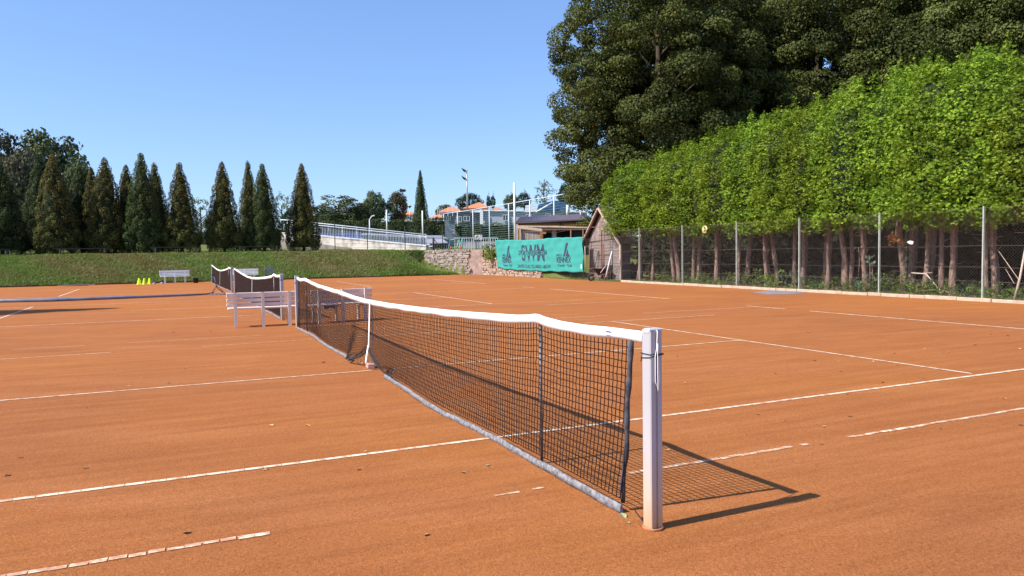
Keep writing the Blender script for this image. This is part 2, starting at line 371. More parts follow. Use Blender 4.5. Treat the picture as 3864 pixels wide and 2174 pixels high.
# edging between clay and bank, and along the fence
b = MB()
for k in range(34):
    v0 = -15.5 + k*.9; b.box(C(47.5+random.uniform(-.02, .02), v0+.45, .03), (.88, .05, .09+random.uniform(0, .03)), Matrix.Rotation(TH+random.uniform(-.01, .01), 3, 'Z'))
struct(b.build('timber_edging', noisy('edging', (.05, .035, .025), (.14, .09, .06), 4, .9), world=True))
b = MB(); u = 4.0
while u < 27.2:
    L = random.choice((.5, 1.0, 1.0, 1.0)); b.box(C(u+L/2, 18.08+random.uniform(-.015, .015), .035+random.uniform(-.008, .012)), (.10, L-.015, .11), Matrix.Rotation(TH+random.uniform(-.012, .012), 3, 'Z'), .012); u += L
struct(b.build('kerb', noisy('kerb_concrete', (.38, .27, .19), (.54, .43, .33), 6, .9, b=.4), world=True))
# ---------------------------------------------------------------- court lines
def cline(name, a, bnd, ragged=False, w=.05, tile=.1, z=.004, gaps=()):
    """tape from (u,v) to (u,v), laid in short lengths between the nails"""
    a = Vector(a); e = Vector(bnd); L = (e-a).length; d = (e-a)/L; nrm = Vector((-d.y, d.x)); s = 0; m = MB(); rr = random.Random(int(a.x*100+a.y*10))
    while s < L:
        l = tile if not ragged else tile*rr.uniform(.95, 1.0)
        if not any(g0 < s < g1 for g0, g1 in gaps) and not (ragged and rr.random() < .012):
            w0 = w*(rr.uniform(.75, 1.05) if ragged else 1); o0 = (rr.uniform(-.006, .006) if ragged else 0)
            q = []
            for ds, sg in ((0, -1), (l-.0035, -1), (l-.0035, 1), (0, 1)):
                p = a + d*(s+ds+(rr.uniform(-.005, .005) if ragged else 0)) + nrm*(sg*w0/2+o0); q.append(C(p.x, p.y, z))
            m.add(q, [(0, 1, 2, 3)])
        s += tile
    o = m.build(name, M_line_old if ragged else M_line, world=True); o.location.z = z
    if o.data.polygons and o.data.polygons[0].normal.z < 0: o.data.flip_normals()
    return struct(o)
for k, (v0, v1) in enumerate([(-4.2, -2.03), (-.58, -.23), (.45, 2.14), (2.6, 9)]): cline('sideline', (.914, v0), (.914, v1), ragged=True, w=.048 if k != 1 else .03, tile=.09)
cline('sideline', (2.286, -9), (2.286, 11.9), tile=.13)
cline('centre_line', (6.40, -8), (6.40, 6.4), w=.042, tile=.14, z=.0045, gaps=((7.95, 8.15),))
cline('sideline', (10.52, -9), (10.52, -3.5), w=.035, tile=.16); cline('sideline', (10.55, -2.0), (10.6, -.2), w=.022); cline('sideline', (10.52, .2), (10.52, 9.2), w=.04)
cline('sideline', (11.9, .4), (11.9, 7.2), w=.035); cline('sideline', (11.9, 8.2), (11.9, 11.6), w=.035); cline('sideline', (11.9, -5), (11.9, -3.9), w=.02); cline('sideline', (11.9, -3.2), (11.9, -.9), w=.02)
cline('service_line', (2.39, 6.4), (10.45, 6.4), z=.005)
cline('baseline', (1.0, 11.9), (10.0, 11.9), w=.07); cline('baseline', (10.9, 11.9), (12.2, 11.9), w=.07)
for o2, sc_ in ((15.0, 1), (30.4, 1)):
    far = o2 > 20
    for vv in (-6.7, 6.45):
        if not (far and vv < 0) : cline('service_line', (o2+2.3, vv), (o2+10.5, vv), w=.06)
    cline('sideline', (o2+2.29, -11.9), (o2+2.29, 11.9 if far else 4.2), w=.055, tile=.3); cline('sideline', (o2+10.5, -11.9), (o2+10.5, 11.5), w=.055, tile=.3)
    cline('centre_line', (o2+6.4, -3.6), (o2+6.4, 6.4), w=.05, tile=.3)
    cline('baseline', (o2+.95, 12.05), (o2+9.2, 12.05), w=.08); cline('baseline', (o2+10.6, 12.0), (o2+11.8, 12.0), w=.06)
cline('sideline', (17.31, 4.5), (17.31, 9.5), w=.04); cline('sideline', (15.9, 7.5), (15.9, 11.4), w=.045)
cline('service_line', (32.9, -6.85), (40.9, -6.9), w=.07); 
# ---------------------------------------------------------------- nets
RU = TH                                        # local frame of court things: x = across (v), y = along the net (u)
def interp(tab, x):
    for (a, va), (b_, vb) in zip(tab, tab[1:]):
        if x <= b_: t = (x-a)/(b_-a); t = max(0, min(1, t)); return va+(vb-va)*t
    return tab[-1][1]
def make_net(name, label, origin, rz, L, top, bot, bulge, notch, cell=.0455, r=.0036, strap_at=None, near=False):
    t = thing(name, label, 'tennis net', origin, rz, 'tennis nets in line')
    rr = np.random.default_rng(int(L*100))
    nu = int((L-.24)/cell); rows = 23; ys = np.linspace(.155, L-.14, nu)
    P = np.zeros((nu, rows, 3))
    for i, y in enumerate(ys):
        zt = interp(top, y)-.055; zb = bot(y)+.05; bv = bulge(y)
        for j in range(rows):
            s = j/(rows-1); z = zt+(zb-zt)*s
            x = bv*s**2.2 + .012*math.sin(y*2.1+s*3)*s
            yy = y + notch(y)*s**3 + (.10*s*(1-y) if y < 1 else 0)
            P[i, j] = (x, yy, z)
    P += rr.normal(0, .0013, P.shape)
    v0 = P[:, :-1].reshape(-1, 3); v1 = P[:, 1:].reshape(-1, 3); h0 = P[:-1, :].reshape(-1, 3); h1 = P[1:, :].reshape(-1, 3)
    V, F = prisms(np.concatenate([v0, h0]), np.concatenate([v1, h1]), r, 3)
    np_mesh('net_mesh', V, F, M_net, t)
    # headband: canvas folded over the cable
    m = MB(); ny = int(L/.06); prof = [(-.006, -.062), (-.010, -.03), (-.009, 0), (0, .006), (.009, 0), (.010, -.03), (.006, -.060)]
    for i in range(ny+1):
        y = .035+(L-.07)*i/ny; z = interp(top, y)
        for k, (px, pz) in enumerate(prof):
            jj = .004*math.sin(y*9+k) if k in (0, 6) else 0
            m.v.append(Vector((px+.003*math.sin(y*5.3+k*.5), y, z+pz+jj)))
    q = len(prof)
    for i in range(ny):
        for k in range(q-1): m.f.append((i*q+k, i*q+k+1, (i+1)*q+k+1, (i+1)*q+k)); m.sm.append(True)
        m.f.append((i*q+q-1, i*q, (i+1)*q, (i+1)*q+q-1)); m.sm.append(False)
    m.f.append(tuple(reversed(range(q)))); m.sm.append(False); m.f.append(tuple(ny*q+k for k in range(q))); m.sm.append(False)
    m.build('headband', M_white, t)
    # bottom band and cord
    def low(y, s): return (bulge(y)*1.02 + .012*math.sin(y*2.1+3)+.004*math.sin(y*13+s), y+notch(y)+(.10*(1-y) if y < 1 else 0), bot(y))
    for a, e in ((.14, strap_at-.75), (strap_at+1.0, L-.14)) if strap_at else ((.14, L-.14),):
        m = MB(); n2 = int((e-a)/.05)
        for i in range(n2+1):
            y = a+(e-a)*i/n2; x0, y0, z0 = low(y, 0); hh = .050*(.95+.06*math.sin(y*7.3)); 
            for px, pz in ((-.010, -.004), (-.009+.003*math.sin(y*31), hh*.5), (-.004, hh+.003*math.sin(y*47)), (.004, hh), (.008, hh*.5), (.010, -.004)): m.v.append(Vector((x0+px, y0, max(z0-.035, .002)+pz)))
        for i in range(n2):
            for k in range(6): k2 = (k+1) % 6; m.f.append((i*6+k, i*6+k2, (i+1)*6+k2, (i+1)*6+k)); m.sm.append(True)
        m.f.append((5, 4, 3, 2, 1, 0)); m.sm.append(False); m.f.append(tuple(n2*6+k for k in range(6))); m.sm.append(False)
        m.build('bottom_band', M_band, t)
    if strap_at:
        m = MB(); m.tube([low(y, 0)[:2]+(bot(y)+.03,) for y in np.linspace(strap_at-1.1, strap_at+1.15, 46)], .011, 6)
        for kk in range(5): m.tube([low(y, 0)[:2]+(bot(y)+.045+.012*kk+.01*math.sin(y*20+kk),) for y in np.linspace(strap_at-.5, strap_at+.55, 26)], .004, 4)
        m.build('bottom_cord', M_cord, t)
    for y0 in (.13, L-.13):
        m = MB(); zt = interp(top, y0)-.055; n3 = 14
        m.tube([(.01*math.sin(i*.9)*i/n3, y0+(-.03 if y0 > 1 else .025)+(.02*(1-i/n3) if y0 > 1 else .10*(i/n3)), zt+(.055-zt)*i/n3) for i in range(n3+1)], [.016+.003*math.sin(i*2.1) for i in range(n3+1)], 8)
        m.build('side_band', M_side, t)
    # centre strap
    ys_ = strap_at or L/2; zt = interp(top, ys_)
    m = MB(); zb = .30 if strap_at else .12
    for sx_ in (-1, 1): m.bar((sx_*.014, ys_, zt+.008), (sx_*.014-(.03 if sx_ < 0 else 0), ys_+.01, zb), .05, .004, (1, 0, 0))
    m.box((0, ys_, zt+.010), (.032, .05, .005)); st = m.build('centre_strap', M_white, t)
    if strap_at:
        m = MB(); m.bar((-.05, ys_-.005, zb+.03), (-.075, ys_+.06, .10), .052, .012, (1, 0, 0)); m.build('strap_end', M_white, st)
        m = MB(); m.tube([(-.02, ys_+.0, .30), (-.03, ys_+.02, .18), (-.02, ys_, .09), (-.01, ys_, .06)], .003, 5); m.build('hook', M_steel, st)
    return t
top1 = [(0, 1.10), (.4, 1.093), (.7, 1.083), (1.02, 1.082), (1.25, 1.093), (1.38, 1.108), (1.52, 1.09), (1.71, 1.075), (2.06, 1.06), (2.6, 1.036), (3.33, 1.01), (4.2, .985), (5.3, .96), (6.4, .945), (7.3, .955), (8.2, .985), (9.15, 1.005), (10.3, 1.03), (11.0, 1.06), (11.6, 1.10), (11.85, 1.112), (12.0, 1.10), (12.4, 1.085), (12.88, 1.11)]
S1 = 6.38
def bot1(y):
    d = y-S1; k = .24*math.exp(-abs(d)/.30) if d < 0 else .20*math.exp(-(abs(d)/.26)**1.5)
    return .035+k+.012*math.sin(y*1.9)+(-.012 if 7 < y < 9 else 0)
def bul1(y): return -.03-.05*math.exp(-((y-8.4)/1.5)**2)-.05*math.exp(-((y-3.6)/1.2)**2)-.12*math.exp(-((y-7.0)/.35)**2)
net1 = make_net('tennis_net', 'nearest tennis net with blown-out white headband running from the big foreground post', C(.05, 0), RU, 12.88, top1, bot1, bul1, lambda y: .16*math.exp(-((y-6.9)/.4)**2), strap_at=S1, near=True)
# note: local x of a court thing is v, local y is u
top2 = [(0, 1.10), (1.0, 1.08), (1.37, 1.11), (1.8, 1.05), (3, .99), (5, .92), (6.5, .89), (8, .90), (10, .97), (11.5, 1.04), (12.85, 1.10)]
def onx(x, u):                                   # v of the point with this photo column at position u
    d = ray(x, 1100); k = d.x/d.y; a0 = C(u, 0); return (k*a0.y-a0.x)/(VX-k*VY)
def net_between(label, uA, xA, uB, xB):
    a = C(uA, onx(xA, uA)); b_ = C(uB, onx(xB, uB)); d = b_-a; L = d.length
    rz = math.atan2(-d.x, d.y)
    return a, b_, rz, L, make_net('tennis_net', label, a, rz, L, [(y*L/12.85, z) for y, z in top2], lambda y: .035+.01*math.sin(y), lambda y: -.02, lambda y: 0, r=.0052)
n2 = net_between('middle tennis net behind the pale bench on the second court', 15.25, 1064, 28.0, 888)
n3 = net_between('farthest tennis net nearest the grass bank', 30.9, 876, 43.6, 803)
# ---------------------------------------------------------------- net posts
def make_post(label, loc, rz, h=1.125, flip=1, w=.081):
    t = thing('net_post', label, 'net post', loc, rz, 'square aluminium net posts')
    m = MB(); a = w/2; ch = .006; gr = .007                   # extruded square tube with a groove down two faces
    prof = [(-a+ch, -a), (-gr, -a), (-gr, -a+.008), (gr, -a+.008), (gr, -a), (a-ch, -a), (a, -a+ch), (a, a-ch), (a-ch, a), (gr, a), (gr, a-.008), (-gr, a-.008), (-gr, a), (-a+ch, a), (-a, a-ch), (-a, -a+ch)]
    n = len(prof); m.add([(x, y, 0) for x, y in prof]+[(x, y, h-.012) for x, y in prof], [(i, (i+1) % n, n+(i+1) % n, n+i) for i in range(n)])
    m.build('shaft', M_post, t)
    m = MB(); m.box((0, -.008, h-.008), (w+.006, w*.72, .03), bev=.006); m.box((0, w*.4, h-.012), (w*.9, w*.3, .022), bev=.004); m.build('cap', M_alu_cap, t)
    m = MB(); m.lathe([(w*.60, -.01), (w*.72, .004), (w*.74, .012), (w*.66, .014)], n=24); m.build('ground_sleeve', noisy('sleeve_clay', (.36, .13, .06), (.50, .22, .12), 20, .9), t)
    m = MB(); a2 = a+.004
    for zz, tl in ((h-.135, 0), (h-.150, .012)): m.tube([(-a2, -a2, zz), (a2, -a2, zz+tl), (a2, a2, zz), (-a2, a2, zz-tl), (-a2, -a2, zz)], .0025, 6)
    m.build('tie_cord', M_cord, t); return t
post_a = make_post('largest net post in the foreground, with a white rope looped down its side', C(0, 0), RU)
m = MB()   # rope over the top and hanging in a loop down the shaded face, black lashing to the net
fy = -.0455
rope = [(.004, -.02, 1.128), (.004, fy, 1.118), (-.004, fy-.004, 1.02), (-.014, fy-.004, .98), (-.014, fy-.004, .84), (.0, fy-.004, .80), (.012, fy-.004, .84), (.008, fy-.004, .93), (.0, fy-.006, .99), (.002, fy-.006, 1.04)]
m.tube(rope, .0026, 6); m.tube([(.002, fy-.005, 1.05), (.0, fy-.006, .94), (.002, fy-.006, .80), (.003, fy-.006, .785)], .0026, 6); m.build('rope', M_white, post_a)
m = MB(); m.tube([(0, .10, 1.09), (-.01, .075, 1.06), (-.02, .055, 1.02), (-.03, .047, .985), (0, -.044, .97)], .0035, 6); m.tube([(-.02, .055, 1.02), (-.035, .05, .96), (-.04, .05, .94)], .003, 5); m.tube([(-.03, .047, 1.0), (-.02, .05, .92)], .003, 5); m.build('lashing', M_cord, post_a); m = MB(); m.tube([(-.005, .17, .045), (-.01, .10, .02), (-.02, .06, .015)], .004, 6)
m.build('lashing', M_cord, post_a)
m = MB()
for k in range(5): m.box((-.0115, .36+k*.012, 1.072), (.001, .008, .010))
m.box((-.0115, .385, 1.050), (.001, .05, .003)); m.build('print', noisy('blue_print', (.08, .09, .35), (.12, .13, .45), 5, .7, b=0), net1)
cap_lbl = ['net post at the far end of the nearest net, beside the two pale benches', 'net post at the near end of the middle net, seen behind the pale bench', 'net post at the far end of the middle net', 'net post at the near end of the farthest net', 'net post at the far end of the farthest net, smallest of the net posts']
for lb, P, rz in zip(cap_lbl, (C(12.98, 0), n2[0], n2[1], n3[0], n3[1]), (RU, n2[2], n2[2], n3[2], n3[2])):
    o = copy_tree(post_a); o['label'] = lb; o.location = P; o.rotation_euler = (0, 0, rz)
    for ch in list(o.children):
        if ch.name.startswith(('rope', 'lashing')): bpy.data.objects.remove(ch)
    MATW[o.name] = Matrix.Translation(P) @ Matrix.Rotation(rz, 4, 'Z')
def make_stick(lb, P, rz):
    t = thing('singles_stick', lb, 'singles stick', P, rz, 'singles sticks propping the nets')
    m = MB(); m.tube([(0, 0, 0), (0, 0, 1.045)], .0115, 10); m.build('rod', M_stick, t)
    m = MB(); m.bar((0, -.02, 1.05), (0, .02, 1.05), .02, .02); m.build('clip', M_dark, t)
    m = MB(); m.lathe([(0, .006), (.045, .005), (.05, 0)], n=18); m.build('foot_plate', noisy('clay_foot', (.42, .16, .08), (.5, .24, .14), 30, .9), t); return t
s1 = make_stick('dark singles stick under the nearest net, closest to the foreground post', C(1.42, .022), RU)
for lb, P, rz in (('dark singles stick under the nearest net at its far end by the benches', C(11.9, .022), RU), ('singles stick of the middle net', n2[0]+(n2[1]-n2[0])*.107, n2[2]), ('singles stick of the farthest net', n3[0]+(n3[1]-n3[0])*.107, n3[2])):
    o = copy_tree(s1); o['label'] = lb; o.location = P; o.rotation_euler = (0, 0, rz)
m = MB(); m.box((0, 0, .032), (.095, .20, .064), bev=.006)
bp = G(1397, 1388); o = m.build('brick', M_brick); o.location = bp; o.rotation_euler = (0, 0, rad(20)); tag(o, 'reddish brick lying under the centre strap of the nearest net', 'brick')
# ---------------------------------------------------------------- benches
def make_bench(label, loc, rz, L=1.52, gm=None, group='park benches around the courts'):
    t = thing('park_bench', label, 'bench', loc, rz, group); sm_, lm = gm or (M_bench, M_leg); hx = L/2
    for x in (-.575, 0, .565):
        m = MB(); m.prism([(x-.035, -.05, 0), (x-.035, .01, 0), (x-.035, -.0, .42), (x-.035, -.045, .775), (x-.035, -.075, .775), (x-.035, -.06, .42)], (.066, 0, 0)); m.build('rear_leg', lm, t)
        m = MB(); m.prism([(x-.025, .36, 0), (x-.025, .41, 0), (x-.025, .40, .37), (x-.025, .02, .40), (x-.025, .01, .36), (x-.025, .345, .335)], (.045, 0, 0)); m.build('front_leg', lm, t)
    for z, h, x0 in ((.715, .115, 0), (.60, .075, 0), (.505, .07, 0)):
        m = MB(); y0 = -.035+(.715-z)*.09; m.box((x0, y0+.045, z), (L, .028, h), Matrix.Rotation(rad(5), 3, 'X'), .009); m.build('back_slat', sm_, t)
    for k in range(4): m = MB(); m.box((0, .07+k*.095, .415), (L-.04, .085, .03), bev=.008); m.build('seat_slat', sm_, t)
    return t
bench = make_bench('pale bench seen from behind, left of the far post of the nearest net', C(13.79, -.62), RU+rad(-3)+0)
o = copy_tree(bench); o['label'] = 'pale bench seen from behind through the nearest net, right of its far post'; o.location = C(13.90, 1.16); o.rotation_euler = (0, 0, RU+rad(11)); b2 = o
bw = make_bench('white slatted bench at the foot of the grass bank, right of the yellow cones', C(47.0, -2.35), RU+math.pi+rad(6), 1.72, (M_bench_w, M_bench_w))
o = copy_tree(bw); o['label'] = 'white slatted bench half hidden between the two far nets'; o.location = C(47.1, 1.75); o.rotation_euler = (0, 0, RU+math.pi)
# cloths on the second bench
for nm, lb, cat, P, col, pts in (('towel', 'blue towel hanging over the seat of the bench behind the nearest net', 'towel', (-.28, .40, .435), (.03, .08, .45), 0), ('ribbon', 'yellow ribbon tied to a front leg of the bench behind the net', 'ribbon', (.02, .43, .22), (.75, .65, .10), 1)):
    m = MB()
    if pts == 0:
        for k in range(9):
            x = k*.035; m.v += [Vector((x, -.16, .004)), Vector((x, 0, .006+.003*math.sin(k))), Vector((x, .03+.006*math.sin(k*1.3), -.02)), Vector((x, .035+.01*math.sin(k*2), -.13-.02*math.sin(k)))]
        for k in range(8):
            for q in range(3): m.f.append((k*4+q, k*4+q+1, (k+1)*4+q+1, (k+1)*4+q)); m.sm.append(True)
    else:
        m.box((0, 0, 0), (.05, .06, .03), bev=.01); m.bar((0, 0, 0), (.06, .03, -.12), .04, .006); m.bar((0, 0, 0), (-.05, .02, -.07), .035, .006)
    o = m.build(nm, noisy(nm+'_cloth', col, tuple(min(1, c*1.3) for c in col), 20, .9)); Mb = Matrix.Translation(b2.location) @ Matrix.Rotation(b2.rotation_euler.z, 4, 'Z'); o.location = Mb @ Vector(P); o.rotation_euler = b2.rotation_euler; tag(o, lb, cat)
# ---------------------------------------------------------------- small things by the bank
def frustum_cone(label, P, s=1.0):
    t = thing('training_cone', label, 'cone', P, random.uniform(0, 1), 'yellow training cones')
    m = MB(); m.lathe([(.165, 0), (.165, .012), (.135, .02), (.05, .36), (.045, .365), (.0, .365)], n=6, smooth=False); m.build('shell', M_cone, t); return t
for lb, (x, y) in (('leftmost fluorescent yellow cone at the foot of the bank', (526, 1073)), ('middle fluorescent yellow cone at the foot of the bank', (546, 1073)), ('rightmost fluorescent yellow cone at the foot of the bank', (565, 1072))): frustum_cone(lb, G(x, y)); 
for lb, (x, y) in (('flat lavender marker disc nearer the yellow cones', (582, 1071)), ('flat lavender marker disc nearer the white bench', (611, 1070))):
    m = MB(); m.lathe([(.11, 0), (.12, .015), (.06, .07), (.04, .075), (.03, .07)], n=16); o = m.build('marker_disc', noisy('lavender_plastic', (.30, .26, .50), (.4, .35, .6), 4, .5)); o.location = G(x, y); tag(o, lb, 'marker disc', 'flat marker discs')
t = thing('bucket', 'black bucket on the clay right of the white bench at the bank', 'bucket', G(739, 1068), 0)
m = MB(); m.lathe([(0, .01), (.13, 0), (.17, .30), (.185, .31), (.175, .32), (.155, .30), (.12, .03), (0, .03)], n=20); m.build('body', M_dark, t)
m = MB(); m.tube([(-.18, 0, .29), (-.19, .06, .16), (0, .1, .10), (.19, .06, .16), (.18, 0, .29)], .006, 6); m.build('handle', M_steel, t)
P0, P1 = G(218, 1081), G(359, 1077); m = MB(); m.bar(P0+Vector((0, 0, .05)), P1+Vector((0, 0, .05)), .14, .045); m.bar(P0+Vector((.3, -.02, .015)), P1+Vector((-.4, -.02, .015)), .08, .03)
tag(m.build('plank', noisy('grey_board', (.34, .27, .22), (.5, .42, .34), 4, .9), world=True), 'long grey wooden board lying along the foot of the bank at the left', 'plank')
# plastic armchair
t = thing('garden_chair', 'dark slate plastic garden chair facing the courts behind the middle net', 'chair', C(47.25, 3.30, 0), RU+rad(170))
m = MB(); m.box((0, .02, .42), (.46, .44, .03), bev=.01); m.build('seat', M_chair, t)
n = 9; m = MB()
for k in range(n):
    w = rad(-62+124*k/(n-1)); x = .27*math.sin(w); y = -.20-.06*math.cos(w)+.02; zt = .88-.20*(1-math.cos(w*1.05)); m.bar((x*.85, y+.04, .44), (x, y-.05, zt), .036, .012, (0, 1, 0))
m.tube([(.27*math.sin(rad(a))*1.02, -.26-.06*math.cos(rad(a))+.02, .88-.20*(1-math.cos(rad(a)*1.05))) for a in range(-75, 76, 10)], .022, 8); m.build('backrest', M_chair, t)
for sx_ in (-1, 1):
    m = MB(); m.bar((sx_*.26, -.24, .66), (sx_*.27, .2, .64), .06, .02); m.bar((sx_*.27, .2, .64), (sx_*.25, .24, .42), .05, .02, (0, 1, 0)); m.build('armrest', M_chair, t)
    for yy in (-.2, .22): m = MB(); m.bar((sx_*.20, yy*.9, .42), (sx_*.26, yy*1.15, 0), .05, .035, (0, 1, 0)); m.build('leg', M_chair, t)
# sprinkler stand and hose
sp0 = G(818, 1113)
t = thing('sprinkler_stand', 'rusty sprinkler stand on splayed feet between the courts, left of the nets', 'sprinkler', sp0, 0)
m = MB()
for a in (20, 150, 265): m.tube([(0, 0, .42), (.34*math.cos(rad(a)), .34*math.sin(rad(a)), .02)], .014, 6)
m.build('tripod', M_rust, t); m = MB(); m.tube([(0, 0, .3), (-.05, 0, .62), (-.10, .02, .80)], .022, 8); m.tube([(-.02, 0, .42), (.05, .02, .25), (.22, .1, .1)], .018, 8); m.build('riser', M_hose, t)
m = MB(); m.tube([(-.17, -.05, .84), (-.05, .05, .83)], .02, 8); m.tube([(-.12, 0, .82), (-.1, .02, .92)], .012, 6); m.tube([(-.10, .02, .82), (.06, .05, .88)], .012, 6); m.build('spray_head', M_dark, t)
m = MB(); hp = [G(-500, 1150), G(0, 1142), G(172, 1139), G(385, 1131), G(700, 1119), G(780, 1114), G(806, 1111)]
m.tube([p+Vector((0, 0, .06)) for p in hp[:5]]+[hp[5]+Vector((0, 0, .05)), hp[6]+Vector((0, 0, .08))], [.075, .075, .072, .062, .045, .035, .03], 10)
tag(m.build('hose_pipe', M_hose, world=True), 'long thick blue-grey irrigation pipe lying across the clay at the left', 'pipe')
m = MB(); m.tube([sp0+Vector((.15+.42*math.cos(a/4)*(1 if a < 20 else 1.1), .1+.30*math.sin(a/4), .03+.006*(a % 3))) for a in range(0, 40)], .022, 7)
tag(m.build('hose_coil', M_hose, world=True), 'loop of dark hose on the clay at the foot of the sprinkler stand', 'hose')
# drag mat, fallen leaves
m = MB(); nn = 26; base = [G(2835, 1104), G(2880, 1099), G(2990, 1100), G(3045, 1104), G(3000, 1111), G(2900, 1112)]
cc = sum(base, Vector())/6
q = [cc+Vector((0, 0, .03))]+[p+Vector((0, 0, .006)) for p in base]+[cc+(p-cc)*.6+Vector((0, 0, random.uniform(.03, .06))) for p in base]
m.v = q; 
for k in range(6): k2 = (k+1) % 6; m.f += [(0, 7+k, 7+k2), (7+k, 1+k, 1+k2, 7+k2)]; m.sm += [False, False]
o = m.build('drag_net', noisy('drag_net', (.16, .14, .16), (.30, .26, .27), 30, .95, b=.6), world=True, origin=cc)
tag(o, 'grey crumpled drag net lying on the clay by the right-hand fence', 'drag net')
lf_m = [noisy('dry_leaf', (.50, .24, .10), (.66, .36, .18), 30, .8, b=0), noisy('brown_leaf', (.16, .08, .04), (.24, .12, .06), 30, .8, b=0), noisy('green_leaf', (.22, .27, .12), (.34, .36, .2), 30, .8, b=0)]
def leaf_me(k, s):
    m = MB(); pr = [(0, -1, 0), (.45, -.55, .18), (.6, .1, .28), (.3, .7, .15), (0, 1.1, .05), (-.3, .7, .2), (-.6, .1, .34), (-.45, -.55, .2)]
    m.v = [Vector((0, 0, .02*s))]+[Vector((x*s, y*s, z*s*.8+.002)) for x, y, z in pr]; 
    for i in range(8): m.f.append((0, 1+i, 1+(i+1) % 8)); m.sm.append(False)
    m.tube([(0, -s, .004), (.1*s, -1.5*s, .004)], .001, 3); return m.build('fallen_leaf', lf_m[k])
protos = [leaf_me(0, .028), leaf_me(1, .026), leaf_me(2, .026)]
lbls = ['small tan dry leaf lying on the orange clay', 'small dark brown curled leaf lying on the orange clay', 'pale green fallen leaf lying on the clay near the foreground net post']
spots = [(0, x, y) for x, y in ((3075, 1362), (3160, 1364), (3297, 1365), (2960, 1588), (2555, 1345), (2492, 1347), (2585, 1445), (2950, 1222), (3010, 1247), (3050, 1255), (3072, 1303), (3112, 1611), (3790, 1505), (1160, 1607), (485, 1457), (330, 1539), (1023, 1607), (795, 1252), (3260, 1278), (3490, 1317), (3580, 1330), (3850, 1317), (3960, 1300), (1219, 1368), (1280, 1370), (1365, 1372), (1375, 1395), (1270, 1300), (970, 1206), (598, 1300), (640, 1445), (1605, 2020), (2520, 1700), (3330, 1445), (1000, 1775), (310, 1238), (305, 1265), (700, 1390), (1380, 1705))]
spots += [(1, x, y) for x, y in ((2925, 1410), (2860, 1565), (3207, 1572), (3172, 1403), (3385, 1379), (3375, 1334), (3010, 1230), (3198, 1489), (3680, 1303), (3805, 1268), (3800, 1268), (3485, 1430), (3550, 1620), (3850, 1605), (3098, 1677), (3560, 1334), (75, 1728), (28, 1795), (320, 1768), (1352, 1773), (635, 1447), (1000, 1773), (705, 2013), (1960, 1430), (3740, 1262), (655, 1255))]
spots += [(2, 1840, 1758), (2, 1750, 1785), (2, 2370, 1975), (2, 2352, 1949)]
cnt = [0, 0, 0]; leafs = []
for k, x, y in spots:
    o = protos[k] if cnt[k] == 0 else protos[k].copy()
    if cnt[k]: COL.objects.link(o)
    cnt[k] += 1; o.location = G(x, y)+Vector((0, 0, .002)); s_ = random.uniform(.7, 1.25); o.scale = (s_, s_*random.uniform(.6, 1.1), s_); o.rotation_euler = (random.uniform(-.25, .25), random.uniform(-.2, .2), random.uniform(0, 6.28))
    o['k'] = k; leafs.append(o)

zones = {}
for o in leafs:
    u, v = inv(o.location); k = o['k']; side = 'left of the nearest net' if v < 0 else 'right of the nearest net'
    if k == 2: z = 'near the foreground post' if v > -.35 else 'on the clay '+side
    elif u > 12.9: z = 'beyond the nearest court'
    elif v > 6.4: z = 'behind the right service line'
    elif u > 10.5: z = 'in the far tramline, '+side
    elif u > 6.4: z = 'in the far service box, '+side
    elif u > 2.29: z = 'in the near service box, '+side
    elif u > .9: z = 'in the near tramline, '+side
    else: z = 'outside the nearest line, '+side
    zones.setdefault((k, z), []).append((o.location.y, o))
rank = ['nearest the camera', 'second nearest', 'third nearest', 'fourth nearest', 'fifth nearest', 'sixth nearest', 'seventh nearest', 'eighth nearest', 'ninth nearest', 'tenth nearest', 'eleventh nearest', 'twelfth nearest', 'thirteenth nearest', 'fourteenth nearest', 'fifteenth nearest', 'sixteenth nearest']
for (k, z), L in zones.items():
    L.sort(key=lambda q: q[0])
    for i, (_, o) in enumerate(L):
        del o['k']; tag(o, ['tan dry leaf ', 'dark curled leaf ', 'pale green leaf '][k]+z+(', '+rank[min(i, 15)] if len(L) > 1 else ''), 'leaf', ['tan fallen leaves', 'dark brown fallen leaves', 'green fallen leaves'][k])
# ---------------------------------------------------------------- vegetation
def unit(a): return a/np.maximum(np.linalg.norm(a, axis=-1, keepdims=True), 1e-9)
def sprays(c, o, size, blades, rr, width=.24, spread=1.0, up=0.0):
    """fans of narrow blades: c (N,3) roots, d (N,3) directions"""
    N = len(c); o = unit(o); tg = rr.normal(0, 1, (N, 3)); tg[:, 2] += 1.0; tg = unit(tg-o*np.sum(tg*o, 1, keepdims=True)); d = unit(tg+o*rr.uniform(.15, .8, (N, 1))); side = unit(np.cross(o, d)); V = []
    for k in range(blades):
        a = (k-(blades-1)/2)*spread*.9/max(1, blades-1)*2*.55 + rr.normal(0, .12, N)
        dd = d*np.cos(a)[:, None]+side*np.sin(a)[:, None]; dd[:, 2] += up; dd = unit(dd)
        nrm = unit(np.cross(d, side)+rr.normal(0, .25, (N, 3))); w = unit(np.cross(dd, nrm))*(size*width)[:, None]
        L = (size*rr.uniform(.65, 1.1, N))[:, None]
        V.append(np.stack([c, c+dd*L*.55+w, c+dd*L, c+dd*L*.5-w], 1))
    V = np.concatenate(V, 0); return V                         # (N*blades,4,3)
def leaves(c, nrm, size, rr, asp=.6):
    N = len(c); nrm = unit(nrm); a = unit(np.cross(nrm, rr.normal(0, 1, (N, 3)))); b = np.cross(nrm, a); s = size[:, None]
    return np.stack([c-a*s*.5, c+b*s*asp*.5, c+a*s*.5, c-b*s*asp*.5], 1)
def quads(Q): n = len(Q); return Q.reshape(-1, 3), np.arange(n*4).reshape(n, 4)
